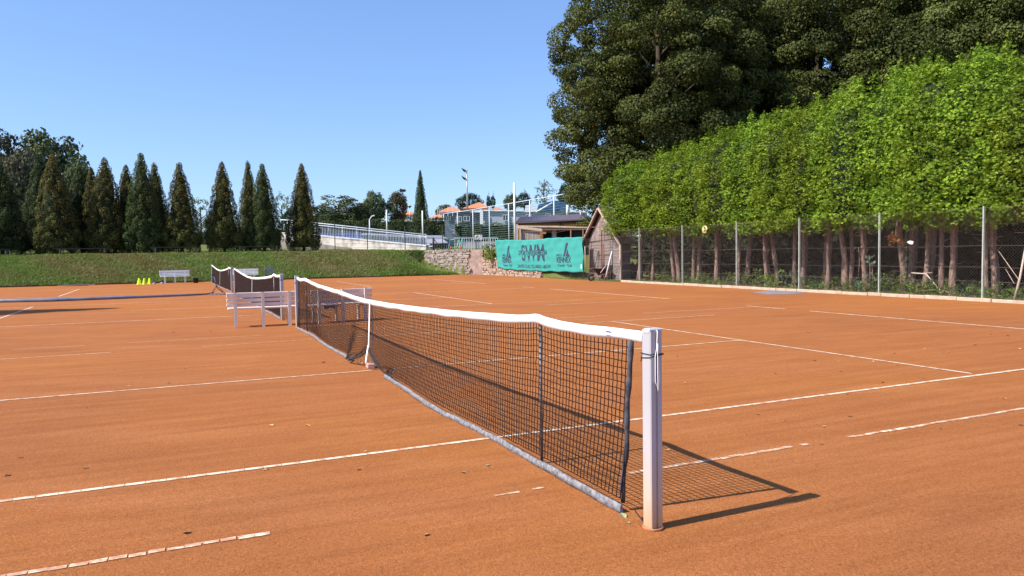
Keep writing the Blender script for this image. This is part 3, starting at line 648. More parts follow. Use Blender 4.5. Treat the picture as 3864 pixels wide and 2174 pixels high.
def sphere_dirs(n, rr): return unit(rr.normal(0, 1, (n, 3)))
def clump_crown(clumps, per, size, rr, kind='leaf', blades=5, outb=.35, shell=.45, asp=.65, upb=.25, jit=.5, droop=0, wid=.24, norm_up=.2):
    """clumps: list of (centre, (rx,ry,rz), outward)"""
    Qs = []; T = []; 
    for c, r, o in clumps:
        r = np.array(r); n = int(per*(r[0]*r[1]+r[1]*r[2]+r[0]*r[2])/3*4)
        if n < 1: continue
        d = sphere_dirs(n, rr); keep = (d@np.array(o)) > -outb; d = d[keep]; n = len(d)
        q = rr.uniform(shell, 1.0, n)**.5; pos = np.array(c)+d*r*q[:, None]
        ct = rr.uniform(0, 1); nn = d+rr.normal(0, jit, (n, 3)); nn[:, 2] += norm_up
        sz = size*rr.uniform(.7, 1.25, n)
        if kind == 'leaf': Q = leaves(pos, nn, sz, rr, asp); k = 1
        else: Q = sprays(pos, nn+np.array([0, 0, upb]), sz, blades, rr, wid, up=-droop); k = blades
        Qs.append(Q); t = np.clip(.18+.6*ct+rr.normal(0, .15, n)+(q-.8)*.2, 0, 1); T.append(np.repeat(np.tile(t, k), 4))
    return np.concatenate(Qs, 0), np.concatenate(T)
def blob(c, r, rr, n=10, m=7, amp=.12, ex=1.0):
    V = []; F = []
    for i in range(m+1):
        a = math.pi*i/m
        for k in range(n):
            w = 2*math.pi*k/n; s = 1+rr.uniform(-amp, amp); sa = max(0, math.sin(a))**ex; V.append((c[0]+r[0]*sa*math.cos(w)*s, c[1]+r[1]*sa*math.sin(w)*s, c[2]-r[2]*math.cos(a)*s))
    for i in range(m):
        for k in range(n): k2 = (k+1) % n; F.append((i*n+k, i*n+k2, (i+1)*n+k2, (i+1)*n+k))
    return np.array(V), np.array(F)
def merge(parts):
    V = []; F = []; T = []; o = 0
    for v, f, t in parts: V.append(v); F.append(f+o); T.append(t if not np.isscalar(t) else np.full(len(v), t)); o += len(v)
    return np.concatenate(V), np.concatenate(F), np.concatenate(T)
# --- thuja hedge trees
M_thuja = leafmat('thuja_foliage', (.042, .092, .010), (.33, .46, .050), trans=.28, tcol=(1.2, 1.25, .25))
M_core = noisy('shade_core_dark', (.008, .015, .004), (.018, .030, .009), 6, .95, b=0)  # near-black cores added inside foliage: block light, paint shade into the gaps
def thuja_crown(seed, H=5.2, R=1.15):
    rr = np.random.default_rng(seed); cl = []
    def prof(t): return R*(.86+.14*math.sin(t*3.1))*(1 if t < .62 else max(.06, (1-((t-.62)/.38)**1.7)))
    nlev = 17
    for i in range(nlev):
        t = (i+.3)/nlev; z = t*H; r = prof(t); n = max(3, int(2*math.pi*r/.40))
        for k in range(n):
            a = 2*math.pi*(k+rr.uniform(-.35, .35))/n+i*.7; rad_ = r*rr.uniform(.80, 1.08); s = rr.choice([.18, .25, .33]); rad_ = rad_-s*.35
            cl.append(((rad_*math.cos(a), rad_*math.sin(a), z+rr.uniform(-.2, .2)), (s, s, s*rr.uniform(.95, 1.5)), (math.cos(a), math.sin(a), .35)))
    for k in range(24):                                        # leaders standing above the crown
        a = rr.uniform(0, 6.28); q = rr.uniform(0, .75)*R; z = H*.84+rr.uniform(0, .85)
        for j in range(4): cl.append(((q*math.cos(a), q*math.sin(a), z+j*.13), (.12-.026*j, .12-.026*j, .15), (0, 0, 1)))
    for k in range(17):                                         # hanging sprays under the crown
        a = rr.uniform(0, 6.28); q = R*rr.uniform(.6, 1.05); L = rr.uniform(.1, .9)
        for j in range(3): cl.append(((q*math.cos(a)+.1*j, q*math.sin(a), -L*j/3), (.17, .17, .14), (math.cos(a), math.sin(a), -.2)))
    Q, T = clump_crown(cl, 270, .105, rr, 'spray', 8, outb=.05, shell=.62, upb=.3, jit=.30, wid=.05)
    V, F = quads(Q); return V, F, T
thuja_me = []; core_me = []
for s_ in range(4):
    V, F, T = thuja_crown(40+s_); o = np_mesh('crown', V, F, M_thuja, None, {'tint': T}); thuja_me.append(o.data); bpy.data.objects.remove(o)
    rr = np.random.default_rng(s_); V, F = blob((0, 0, 2.25), (.72, .72, 2.2), rr, 12, 12, .12, .45); o = np_mesh('shade_core', V, F, M_core); core_me.append(o.data); bpy.data.objects.remove(o)
def trunk_mesh(seed, h=3.2, r=.12, fork=False):
    rr = random.Random(seed); m = MB(); n = 9; lean = rr.uniform(-.05, .05); l2 = rr.uniform(-.05, .05)
    pts = [(lean*i+.025*math.sin(i*1.3+seed), l2*i*.5, h*i/(n-1)) for i in range(n)]
    m.tube(pts, [r*(1.35 if i == 0 else 1.08 if i == 1 else 1-.035*i)*(1+.10*math.sin(i*2.3+seed)) for i in range(n)], 10)
    if fork: m.tube([(x+.17+.03*i, y+.05, z) for i, (x, y, z) in enumerate(pts)], [r*.75*(1.3 if i == 0 else 1-.04*i) for i in range(n)], 10)
    for k in range(4):
        z = h*rr.uniform(.2, .75); a = rr.uniform(0, 6.28); q = pts[int(z/h*(n-1))]; L = rr.uniform(.2, .6)
        m.tube([(q[0], q[1], z), (q[0]+L*.5*math.cos(a), q[1]+L*.5*math.sin(a), z+.02), (q[0]+L*math.cos(a), q[1]+L*math.sin(a), z+rr.uniform(-.1, .15))], [.018, .012, .005], 5)
    return m.build('trunk', M_bark)
tr_me = []
for s_ in range(5):
    o = trunk_mesh(s_, fork=s_ in (1, 4)); tr_me.append(o.data); bpy.data.objects.remove(o)
htab = [(3, 6.5), (9.6, 6.95), (11.2, 7.5), (12.2, 7.35), (13.5, 7.45), (15, 7.35), (16.7, 7.15), (18.3, 7.0), (20.1, 7.0), (22.6, 6.8), (26.5, 6.35), (29, 6.05), (33, 5.6)]
trunks = [(2461, 20.0), (2544, 20.2), (2565, 20.0), (2615, 19.9), (2704, 20.1), (2785, 19.8), (2896, 20.0), (2935, 20.4), (2996, 19.8), (3031, 20.1), (3122, 19.8), (3267, 19.7), (3414, 20.0), (3552, 19.9), (3592, 19.7), (3718, 19.8), (3758, 20.1), (3905, 19.9), (3990, 20.0)]
looks = ['thuja at the far left end of the hedge, beside the old wooden shed', 'thuja with a side twig, second from the shed end of the hedge', 'thuja with a slim trunk close beside its neighbour near the shed end', 'thuja just left of the round number sign on the fence',
 'thuja with a knobbly trunk right of the round number sign', 'thuja with a thick double trunk behind a fence post right of the number sign', 'thuja with a pale slender trunk above a broad green shrub', 'thuja set back with only a short lit piece of trunk',
 'thuja with its trunk just left of the fence post at the drag net', 'thuja with its trunk just right of the fence post at the drag net', 'thuja with a stout rough trunk above the grey drag net', 'thuja with a thick trunk next to ivy leaves right of the drag net', 'thuja with ivy climbing its trunk beside a cluster of orange leaves',
 'left trunk of the V-shaped pair of thujas', 'right trunk of the V-shaped pair of thujas', 'thuja whose trunk stands behind the rightmost fence post in view', 'thuja with a thin trunk just right of the rightmost fence post', 'thuja at the right edge of the picture', 'thuja beyond the right edge, closing the hedge']
for i, (x, v) in enumerate(trunks):
    u, _ = onv(x, 1090, v); u = min(u, 31)
    t = thing('thuja_tree', looks[i], 'tree', C(u, v, terr(u, v)-.03), 0, 'thuja hedge behind the fence')
    me = tr_me[i % 5]
    o = bpy.data.objects.new('trunk', me); link(o, t); o.rotation_euler = (0, 0, i*1.3 if i % 5 not in (1, 4) else RU+.2); s_ = .62+.36*((i*7) % 5)/5; o.scale = (s_, s_, 1.0)
    top = interp(htab, u); z0 = 2.62; 
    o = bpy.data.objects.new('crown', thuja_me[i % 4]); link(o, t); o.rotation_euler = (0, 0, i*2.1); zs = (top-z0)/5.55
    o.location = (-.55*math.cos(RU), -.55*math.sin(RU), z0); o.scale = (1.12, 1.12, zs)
    c_ = bpy.data.objects.new('shade_core', core_me[i % 4]); link(c_, o)
# fillers where the trunks are hidden: more of the row
for i, (u, v, lb) in enumerate([(28.7, 19.6, 'thuja closing the hedge against the shed roof'), (24.9, 20.4, 'thuja filling the hedge behind the second and third fence posts'), (17.6, 20.7, 'thuja standing a little behind the row above the drag net'), (14.0, 20.8, 'thuja standing a little behind the row right of the drag net'), (11.2, 21.0, 'thuja behind the V-shaped pair, tallest point of the hedge'), (22.2, 20.9, 'thuja behind the round number sign'), (7.0, 20.0, 'thuja past the right edge of the picture'), (12.9, 20.1, 'thuja between the ivy-clad trunk and the V-shaped pair'), (16.2, 20.2, 'thuja between the drag net and the next fence post')]):
    t = thing('thuja_tree', lb, 'tree', C(u, v, terr(u, v)-.03), 0, 'thuja hedge behind the fence')
    o = bpy.data.objects.new('trunk', tr_me[(i*3) % 5]); link(o, t); o.rotation_euler = (0, 0, i*2.3)
    top = interp(htab, u)+.1; z0 = 2.7; o = bpy.data.objects.new('crown', thuja_me[(i+2) % 4]); link(o, t); o.rotation_euler = (0, 0, i*1.7)
    o.location = (-.55*math.cos(RU), -.55*math.sin(RU), z0); o.scale = (1.12, 1.12, (top-z0)/5.55); c_ = bpy.data.objects.new('shade_core', core_me[i % 4]); link(c_, o)
# --- tall broadleaf trees behind the hedge
M_big = leafmat('linden_foliage', (.016, .024, .008), (.150, .175, .050), extra=(.26, .15, .03), trans=.22, tcol=(1.1, 1.1, .4))
def big_crown(seed, R=(7, 7, 10.5), n=640, cs=(.45, 1.15), per=210, size=.16):
    rr = np.random.default_rng(seed); cl = []
    for k in range(n):
        zz = rr.uniform(-1, 1); a_ = rr.uniform(0, 6.283); r_ = (1-abs(zz)**2.8)**(1/2.8); d = np.array([r_*math.cos(a_), r_*math.sin(a_), zz]); q = rr.uniform(.25, 1.0)**.5; s = rr.uniform(*cs)
        c = d*np.array(R)*q*.95; cl.append((tuple(c), (s*rr.uniform(.9, 1.5), s*rr.uniform(.9, 1.5), s*rr.uniform(.55, 1.0)), tuple(unit(np.array([d[0], d[1], d[2]*.4+.25])))))
    Q, T = clump_crown(cl, per, size, rr, 'leaf', outb=.3, shell=.4, asp=.72, jit=.6, norm_up=.3)
    V, F = quads(Q); br = np.clip((rr.random(len(Q)) < .005)*1.0, 0, 1); return V, F, T, np.repeat(br, 4)
big_me = []
for s_ in range(3):
    V, F, T, B = big_crown(90+s_); o = np_mesh('crown', V, F, M_big, None, {'tint': T, 'brown': B}); big_me.append(o.data); bpy.data.objects.remove(o)
def big_trunk():
    m = MB(); m.tube([(0, 0, 0), (.05, 0, 2), (-.05, .05, 5), (.1, 0, 9), (.05, 0, 14), (0, 0, 19)], [.42, .34, .30, .24, .16, .05], 12)
    rr = random.Random(5)
    for k in range(22):
        z = 3.5+k*.62; a = rr.uniform(0, 6.28); L = rr.uniform(2, 4.6)*(1-.02*k); dz = rr.uniform(2.2, 4.6)
        m.tube([(0, 0, z), (L*.4*math.cos(a), L*.4*math.sin(a), z+dz*.35), (L*.75*math.cos(a+.15), L*.75*math.sin(a+.15), z+dz*.7), (L*math.cos(a+.1), L*math.sin(a+.1), z+dz)], [.11, .08, .05, .02], 6)
    return m.build('trunk', M_bark2)
bt = big_trunk(); bt_me = bt.data; bpy.data.objects.remove(bt)
for i, (x, Y, zc, s_, lb) in enumerate([(2485, 50, 11.6, (1.0, 1, .98), 'tall dark linden with yellowing leaves, left edge standing clear against the sky'), (3080, 52, 13.0, (.98, 1, 1.05), 'tall dark broadleaf tree in the middle behind the thuja hedge'), (3620, 47, 12.5, (1.0, 1, 1.05), 'tall dark broadleaf tree towards the right edge behind the hedge'), (4150, 42, 12.6, (1, 1, 1.02), 'tall broadleaf tree at the right edge of the picture'), (2560, 57, 11.0, (.92, .92, .95), 'tall dark tree close behind the leftmost linden'), (2790, 60, 14.5, (.9, .9, 1.1), 'tall dark tree glimpsed farther back between the left two lindens'), (3360, 62, 13, (.9, .9, 1.0), 'tall dark tree farther back behind the right half of the hedge')]):
    P = A(x, 900, Y); u, v = inv(P); z = terr(u, v)
    t = thing('broadleaf_tree', lb, 'tree', (P.x, P.y, z), i*1.1, 'tall dark trees behind the hedge')
    link(bpy.data.objects.new('trunk', bt_me), t); o = bpy.data.objects.new('crown', big_me[i % 3]); link(o, t); o.location = (0, 0, zc-z); o.scale = s_; o.rotation_euler = (0, 0, i*2)
# --- conical conifers on the bank
M_con = leafmat('conifer_foliage', (.010, .016, .005), (.14, .155, .040), extra=(.135, .105, .030), trans=.12)
M_con_g = leafmat('conifer_foliage_green', (.009, .022, .006), (.085, .125, .040), extra=(.12, .12, .034), trans=.12)
def conifer(seed, H=6.4, R=1.45, mt=None, brown=.5):
    rr = np.random.default_rng(seed); cl = []; n = 190
    for k in range(n):
        t = (k+rr.random())/n; t = 1-(1-t)**.72 if 0 else t**1.25; z = .25+t*(H-.35)
        r = R*(1-t)**.68*(1.0 if t > .14 else .72+2*t); a = k*2.4+rr.uniform(-.3, .3); s = rr.uniform(.20, .46)*(1-.5*t)
        r = max(.02, r-s*.6)*rr.uniform(.88, 1.14); cl.append(((r*math.cos(a), r*math.sin(a), z), (s, s, s*1.1), (math.cos(a), math.sin(a), .45)))
    Qs = []; Ts = []; Bs = []
    for c in cl:
        Q, T = clump_crown([c], 800, .078, rr, 'leaf', outb=.1, shell=.8, asp=.6, jit=.3, norm_up=.15); Qs.append(Q); Ts.append(T)
        b_ = brown*(.15+1.1*max(0, c[0][2]/H-.25))+rr.normal(0, .16); Bs.append(np.full(len(T), min(1, max(0, b_))))
    V, F = quads(np.concatenate(Qs)); T = np.concatenate(Ts); B = np.concatenate(Bs)
    cr = np_mesh('crown', V, F, mt or M_con, None, {'tint': T, 'brown': B}); me = cr.data; bpy.data.objects.remove(cr)
    # opaque dark core added to block light and darken gaps: tapered and lumpy
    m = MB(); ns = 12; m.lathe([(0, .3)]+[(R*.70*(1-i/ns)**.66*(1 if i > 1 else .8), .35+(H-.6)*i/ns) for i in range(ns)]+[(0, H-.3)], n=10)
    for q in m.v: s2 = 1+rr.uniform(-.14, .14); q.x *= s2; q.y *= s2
    h_ = m.build('shade_core', M_core); hm = h_.data; bpy.data.objects.remove(h_); return me, hm
con = [conifer(1, brown=.85), conifer(2, brown=.6), conifer(3, mt=M_con_g, brown=.15), conifer(4, H=6.4, R=1.25, brown=.75), conifer(5, mt=M_con_g, brown=.45, R=1.5)]
m = MB(); m.tube([(0, 0, -.1), (0, 0, 3.5)], [.12, .05], 8); o = m.build('trunk', M_bark2); ct_me = o.data; bpy.data.objects.remove(o)
def put_conifer(x, ytip, u, kind, ws, lb, vo=None, H=None, name='conical_conifer', group='cone-shaped conifers on the bank'):
    if vo is None: v, zt = onu(x, ytip, u)
    else: v, zt = vo, H
    z0 = terr(u, v); h = zt-z0; t = thing(name, lb, 'tree', C(u, v, z0), random.uniform(0, 6.28), group)
    s_ = h/6.45; link(bpy.data.objects.new('trunk', ct_me), t)
    o = bpy.data.objects.new('crown', con[kind][0]); link(o, t); ws *= .96 if x < 500 else .9; o.scale = (ws, ws, s_); c_ = bpy.data.objects.new('shade_core', con[kind][1]); link(c_, o); return t
for a in [(-8, 598, 53.6, 2, 1.12, 'dark green conifer cut by the left edge of the picture'), (140, 606, 55.6, 2, 1.02, 'green pointed conifer between the left edge and the big orange-brown one'), (197, 583, 53.2, 0, 1.12, 'broad orange-brown conifer, the brownest of the row'),
          (297, 624, 56.2, 2, .92, 'green conifer set back right of the orange-brown one'), (342, 630, 55.6, 3, .80, 'narrow conifer with a rusty tip tucked left of the tall olive one'), (393, 590, 53.6, 1, 1.08, 'tall olive conifer left of the centre of the row'), (474, 618, 54.6, 1, .92, 'olive conifer left of the tallest dark green one'),
          (530, 577, 53.2, 4, 1.10, 'tallest conifer, dark green at the top'), (582, 615, 55.4, 3, 1.05, 'brown-tipped conifer behind the right side of the tallest one'), (675, 615, 53.2, 0, 1.10, 'brownish conifer at the right end of the long row'),
          (836, 606, 53.6, 1, 1.06, 'left conifer of the group of three right of the gap'), (935, 608, 55.2, 3, .92, 'slim conifer with a bare tuft on top, middle of the group of three'), (988, 618, 53.4, 4, 1.04, 'right conifer of the group of three'), (1137, 613, 53.6, 1, 1.06, 'lone conifer in front of the white ramp railing')]: put_conifer(*a)
put_conifer(0, 0, 22.9, 1, 2.0, 'tall conifer left of the courts, outside the picture, casting the long shadow', vo=-16.9, H=12.0)
put_conifer(0, 0, 51.5, 4, 1.1, 'conifer on the bank beyond the left edge', vo=-16.0, H=9.0)
# --- generic broadleaf trees farther away
def round_tree_mesh(seed, mt, R=(1, 1, 1), n=60, per=330, size=.095, cs=(.2, .38), gap=.35, brown=.0, side=0):
    rr = np.random.default_rng(seed); cl = []
    for k in range(n):
        d = sphere_dirs(1, rr)[0]; q = rr.uniform(gap, 1)**.5; s = rr.uniform(*cs); c = d*np.array(R)*q*.85; cl.append((tuple(c), (s, s, s*.75), tuple(unit(d+np.array([0, 0, .3])))))
    Qs = []; Ts = []; Bs = []
    for c in cl:
        Q, T = clump_crown([c], per, size, rr, 'leaf', outb=.4, shell=.2, asp=.7, jit=.6, norm_up=.3); Qs.append(Q); Ts.append(T); Bs.append(np.full(len(T), min(1, max(0, brown+side*c[0][0]+rr.normal(0, .15)))))
    V, F = quads(np.concatenate(Qs)); o = np_mesh('crown', V, F, mt, None, {'tint': np.concatenate(Ts), 'brown': np.concatenate(Bs)}); me = o.data; bpy.data.objects.remove(o); return me
M_far = leafmat('far_foliage', (.040, .062, .030), (.150, .195, .080), extra=(.15, .085, .045), trans=.2)  # tones lifted to put distance haze into the leaf colour
M_farb = leafmat('far_foliage_grey', (.045, .050, .036), (.16, .17, .10), extra=(.12, .095, .06), trans=.2)
M_pal = leafmat('pale_willow_foliage', (.10, .14, .09), (.22, .27, .17), extra=(.2, .2, .1), trans=.3)
M_cyp = leafmat('cypress_foliage', (.012, .026, .014), (.040, .070, .036), extra=(.05, .06, .03), trans=.1)
rt = {'g': round_tree_mesh(11, M_far, n=110), 'b': round_tree_mesh(12, M_farb, n=100, brown=.35), 'p': round_tree_mesh(13, M_pal, n=44, per=170, cs=(.12, .25), gap=.1), 'r': round_tree_mesh(14, M_far, n=110, brown=.3, side=.7),
      'o': round_tree_mesh(15, M_far, n=80, per=260, cs=(.14, .30), gap=.15, brown=.2), 'd': round_tree_mesh(16, M_cyp, n=90, per=330)}
cyp_me = round_tree_mesh(17, M_cyp, n=150, R=(.9, .9, 1), cs=(.10, .24), per=600, size=.06)
def limb_mesh():
    m = MB(); rr = random.Random(3); m.tube([(0, 0, -1.6), (.02, 0, -.6), (0, .03, .2)], [.075, .06, .03], 8)
    for k in range(14):
        a = rr.uniform(0, 6.28); z = -.8+k*.08; L = rr.uniform(.5, .9); m.tube([(0, 0, z), (L*.5*math.cos(a), L*.5*math.sin(a), z+.25), (L*math.cos(a+.2), L*math.sin(a+.2), z+rr.uniform(.1, .3))], [.03, .018, .005], 5)
    o = m.build('trunk', M_bark2); me = o.data; bpy.data.objects.remove(o); return me
lm_me = limb_mesh()
def far_tree(x0, x1, ytop, ybot, Y, k, lb, name='broadleaf_tree', me=None, grp='trees beyond the courts'):
    a, b_ = A(x0, ybot, Y), A(x1, ytop, Y); cx = (a.x+b_.x)/2; w = (b_.x-a.x)/2; zt, zb = b_.z, a.z
    u, v = inv((cx, Y)); z0 = min(terr(u, v), zb); h = (zt-zb)/2
    t = thing(name, lb, 'tree', (cx, Y, z0), 0, grp)
    o = bpy.data.objects.new('trunk', lm_me); link(o, t); o.scale = (w, w, (zb+h-z0)/1.6); o.location = (0, 0, zb+h-z0)
    o = bpy.data.objects.new('crown', me or rt[k]); link(o, t); o.location = (0, 0, zb+h-z0); o.scale = (w, w, h); o.rotation_euler = (0, 0, 0 if k == 'r' else Y*1.7+x0); return t
for a in [(-160, 120, 470, 900, 92, 'b', 'big grey-brown tree at the far left behind the conifers'), (60, 350, 482, 900, 98, 'g', 'big rounded green tree at the left behind the conifers'), (-20, 190, 560, 930, 84, 'b', 'lower dark tree behind the leftmost conifers'), (210, 360, 600, 920, 86, 'g', 'lower green tree behind the conifers right of the big rounded one'),
          (700, 812, 720, 900, 92, 'p', 'pale wispy willow seen through the gap in the conifer row'), (770, 880, 790, 900, 96, 'g', 'small dark tree behind the group of three conifers'), (1010, 1115, 700, 900, 96, 'p', 'pale wispy tree left of the lone conifer'), (1060, 1140, 790, 860, 90, 'd', 'dark shrub beneath the pale wispy tree'),
          (1175, 1380, 726, 860, 92, 'o', 'loose olive tree with bare twigs on top, right of the lone conifer'), (1180, 1290, 788, 860, 91, 'g', 'low green bush at the foot of the olive tree'), (1270, 1375, 775, 860, 94, 'g', 'rounded bush under the right side of the olive tree'), (1330, 1420, 760, 860, 93, 'g', 'low bush joining the olive tree and the dense green tree'), (1370, 1462, 716, 850, 96, 'g', 'dense rounded green tree behind the clipped hedge'), (1455, 1540, 722, 850, 97, 'r', 'rounded tree turning red on its right side'),
          (1722, 1820, 724, 812, 150, 'd', 'dark rounded tree between the two red-roofed houses'), (1835, 1852, 736, 790, 132, 'd', 'left of two slim dark conifers beside the red roof'), (1850, 1870, 736, 790, 132, 'd', 'right of two slim dark conifers beside the red roof'), (1895, 1960, 730, 800, 140, 'g', 'dark green tree left of the tall white pole'),
          (1950, 2004, 724, 790, 138, 'd', 'dark pointed tree right of the tall white pole'), (2005, 2100, 668, 790, 120, 'p', 'silvery birch with drooping twigs right of the tall white pole'), (2100, 2170, 690, 790, 110, 'd', 'dark spruce behind the edge of the tall linden'), (1640, 1720, 770, 830, 145, 'g', 'low green bush beneath the left red roof')]: far_tree(*a)
a, b_ = A(1567, 850, 90), A(1608, 640, 90); t = thing('cypress_tree', 'tall slim cypress standing alone above the clipped hedge', 'tree', ((a.x+b_.x)/2, 90, a.z-1.5), 0, 'trees beyond the courts'); s_ = (b_.z-a.z+1.5)/6.45; link(bpy.data.objects.new('trunk', ct_me), t); o = bpy.data.objects.new('crown', con[2][0]); link(o, t); o.scale = (.74, .74, s_); link(bpy.data.objects.new('shade_core', con[2][1]), o)
# --- clipped hedges
def hedge(name, lb, P, L, D, H, rz, seed, size=.13, per=60):
    rr = np.random.default_rng(seed); n = int(per*(L*H+L*D)); Q = []
    side = rr.random(n) < H/(H+D); x = rr.uniform(-L/2, L/2, n); bulge = .14*np.sin(x*1.7)+.09*np.sin(x*4.1+1)
    y = np.where(side, -D/2+bulge+rr.normal(0, .05, n), rr.uniform(-D/2, D/2, n)); z = np.where(side, rr.uniform(0, H, n), H+bulge*.8+rr.normal(0, .06, n))
    nn = np.where(side[:, None], np.array([[0, -1, .3]]), np.array([[0, 0, 1.]]))+rr.normal(0, .55, (n, 3)); c = np.stack([x, y, z], 1)
    Q = leaves(c, nn, size*rr.uniform(.7, 1.3, n), rr, .7); V, F = quads(Q); T = np.repeat(np.clip(.45+.3*np.sin(x*2.3+z*3)+rr.normal(0, .2, n), 0, 1), 4)
    t = thing(name, lb, 'hedge', P, rz); np_mesh('foliage', V, F, M_hedge, t, {'tint': T})
    m = MB(); m.box((0, .05, H/2-.1), (L-.1, D-.25, H-.2)); m.build('shade_core', M_core, t); return t
a, b_ = A(1080, 950, 80), A(1668, 950, 84)
hedge('clipped_hedge', 'long dark clipped hedge behind the white ramp railing', ((a.x+b_.x)/2, 82, 1.6), 17.6, 1.6, (A(1400, 832, 82).z-1.6), .0, 1, .15)
a = A(1830, 905, 95); hedge('clipped_hedge', 'green hedge below the pale clubhouse, behind the ball-stop fence', (a.x, 95, a.z-1), 7.6, 1.2, A(1830, 846, 95).z-a.z+1, 0, 2, .16)
a = A(950, 905, 80); hedge('rough_hedge', 'low straw-green hedge seen through the gap between the conifers', (a.x-3, 86, a.z-1), 16, 1.2, 2.3, 0, 3, .16)
# --- shrubs and weeds along the fence
M_weed = leafmat('weed_leaves', (.07, .12, .02), (.26, .36, .08), trans=.35); M_weedb = leafmat('blue_green_leaves', (.05, .11, .07), (.16, .27, .17), trans=.3); M_dryg = leafmat('dry_stalks', (.20, .17, .07), (.42, .36, .17), trans=.2)
M_orange = leafmat('orange_leaves', (.16, .06, .02), (.32, .13, .04), trans=.3)
def shrub_mesh(seed, mt, n=26, R=.55, H=.75, size=.085, per=170):
    rr = np.random.default_rng(seed); cl = []
    for k in range(n):
        a = rr.uniform(0, 6.28); q = R*rr.uniform(0, 1)**.5; z = H*rr.uniform(.08, 1)*(1-.5*q/R); s = rr.uniform(.08, .17); cl.append(((q*math.cos(a), q*math.sin(a), z), (s, s, s*.8), tuple(unit(np.array([math.cos(a), math.sin(a), .8])))))
    Q, T = clump_crown(cl, per, size, rr, 'leaf', outb=.6, shell=.1, asp=.6, jit=.6); st = []
    V, F = quads(Q); o = np_mesh('foliage', V, F, mt, None, {'tint': T}); me = o.data; bpy.data.objects.remove(o); return me
sh = [shrub_mesh(1, M_weed), shrub_mesh(2, M_weed, H=.55), shrub_mesh(3, M_weedb, H=.9, n=18), shrub_mesh(4, M_dryg, H=.4, size=.06)]
m = MB(); rr_ = random.Random(2)
for k in range(9): a = k*.7; m.tube([(0, 0, 0), (.15*math.cos(a), .15*math.sin(a), .3), (.4*math.cos(a), .4*math.sin(a), .6)], [.008, .006, .003], 4)
o = m.build('stems', M_bark2); st_me = o.data; bpy.data.objects.remove(o)
shr = [(2500, 18.8, 0, .8), (2520, 19.3, 1, .9), (2590, 18.8, 1, .9), (2650, 18.9, 0, 1.0), (2680, 18.9, 1, .9), (2745, 19.0, 0, 1.0), (2760, 18.7, 3, .8), (2855, 19.0, 0, 1.25), (2880, 18.7, 3, .9), (2950, 18.8, 0, 1.25), (2975, 19.2, 2, 1.1), (3070, 18.9, 1, .9), (3090, 19.1, 2, .6), (3150, 18.9, 0, .8), (3230, 19, 1, 1.0), (3300, 18.8, 2, 1.1), (3325, 19.1, 0, 1.2), (3395, 18.8, 0, 1.05), (3440, 19, 1, .9), (3480, 18.8, 3, .8), (3500, 19, 0, .9), (3540, 19.2, 1, 1.1), (3650, 19.1, 2, .7), (3690, 18.8, 0, .85), (3730, 19, 3, .7), (3770, 18.8, 0, .8), (3850, 19, 1, .9), (2440, 18.9, 3, .7), (2700, 18.6, 3, .8), (3040, 18.6, 3, .7), (3180, 18.6, 3, .7), (3580, 18.6, 3, .7), (3900, 18.8, 0, .9), (3020, 20.6, 2, 1.2), (3360, 20.6, 0, 1.2), (3120, 20.8, 1, 1.3), (2600, 21.2, 1, 1.3), (2820, 21, 1, 1.3), (3610, 20.8, 1, 1.2)]
dsc = ['leafy green shrub', 'low green weed clump', 'blue-green broad-leaved weed', 'tuft of dry yellow stalks']
for i, (x, v, k, s_) in enumerate(shr):
    u, _ = onv(x, 1090, v); j = min(range(len(trunks)), key=lambda q: abs(trunks[q][0]-x)); rel = 'left of' if x < trunks[j][0] else 'right of'; jj = j
    lb = f'{dsc[k]} behind the fence, {"well behind" if v > 20.5 else rel} the {["first","second","third","fourth","fifth","sixth","seventh","eighth","ninth","tenth","eleventh","twelfth","thirteenth","fourteenth","fifteenth","sixteenth","seventeenth","eighteenth","nineteenth"][j]} thuja from the shed'
    t = thing('shrub' if k != 3 else 'dry_weed', lb.replace('the trunk of ', ''), 'plant', C(u, v, terr(u, v)), i*1.9, 'undergrowth behind the fence')
    o = bpy.data.objects.new('foliage', sh[k]); link(o, t); o.scale = (s_, s_, s_); o2 = bpy.data.objects.new('stems', st_me); link(o2, t); o2.scale = (s_, s_, s_)
def loose_plant(name, lb, cl, mt, per, size, P, cat='plant', stem=None, group=None, seed=5):
    rr = np.random.default_rng(seed); Q, T = clump_crown(cl, per, size, rr, 'leaf', outb=1.0, shell=.1, asp=.75, jit=.7); V, F = quads(Q)
    t = thing(name, lb, cat, P, 0, group); np_mesh('foliage', V, F, mt, t, {'tint': T})
    if stem: m = MB(); m.tube(stem, .014, 5); m.build('stem', M_bark, t)
    return t
u, z = onv(3392, 960, 19.2); loose_plant('ivy', 'ivy of bright small leaves climbing a trunk right of the drag net', [((.03*math.sin(k), .03*math.cos(k), .15+k*.13), (.13, .13, .12), (-.9, -.4, .1)) for k in range(15)], M_weedb, 240, .07, C(u, 19.55, 0), 'ivy', [(0, .03, 0), (.02, .03, 1), (0, .03, 2.1)])
u, z = onv(3375, 910, 18.75); loose_plant('orange_branch', 'hanging cluster of withered orange leaves high behind the fence', [((.16*math.sin(k*2), .1*math.cos(k), -.1*k*.6), (.14, .14, .12), (-.9, -.4, 0)) for k in range(6)], M_orange, 240, .09, C(u, 18.75, 1.95), 'branch', [(0.1, .0, .5), (.05, 0, .2), (0, 0, -.2)])
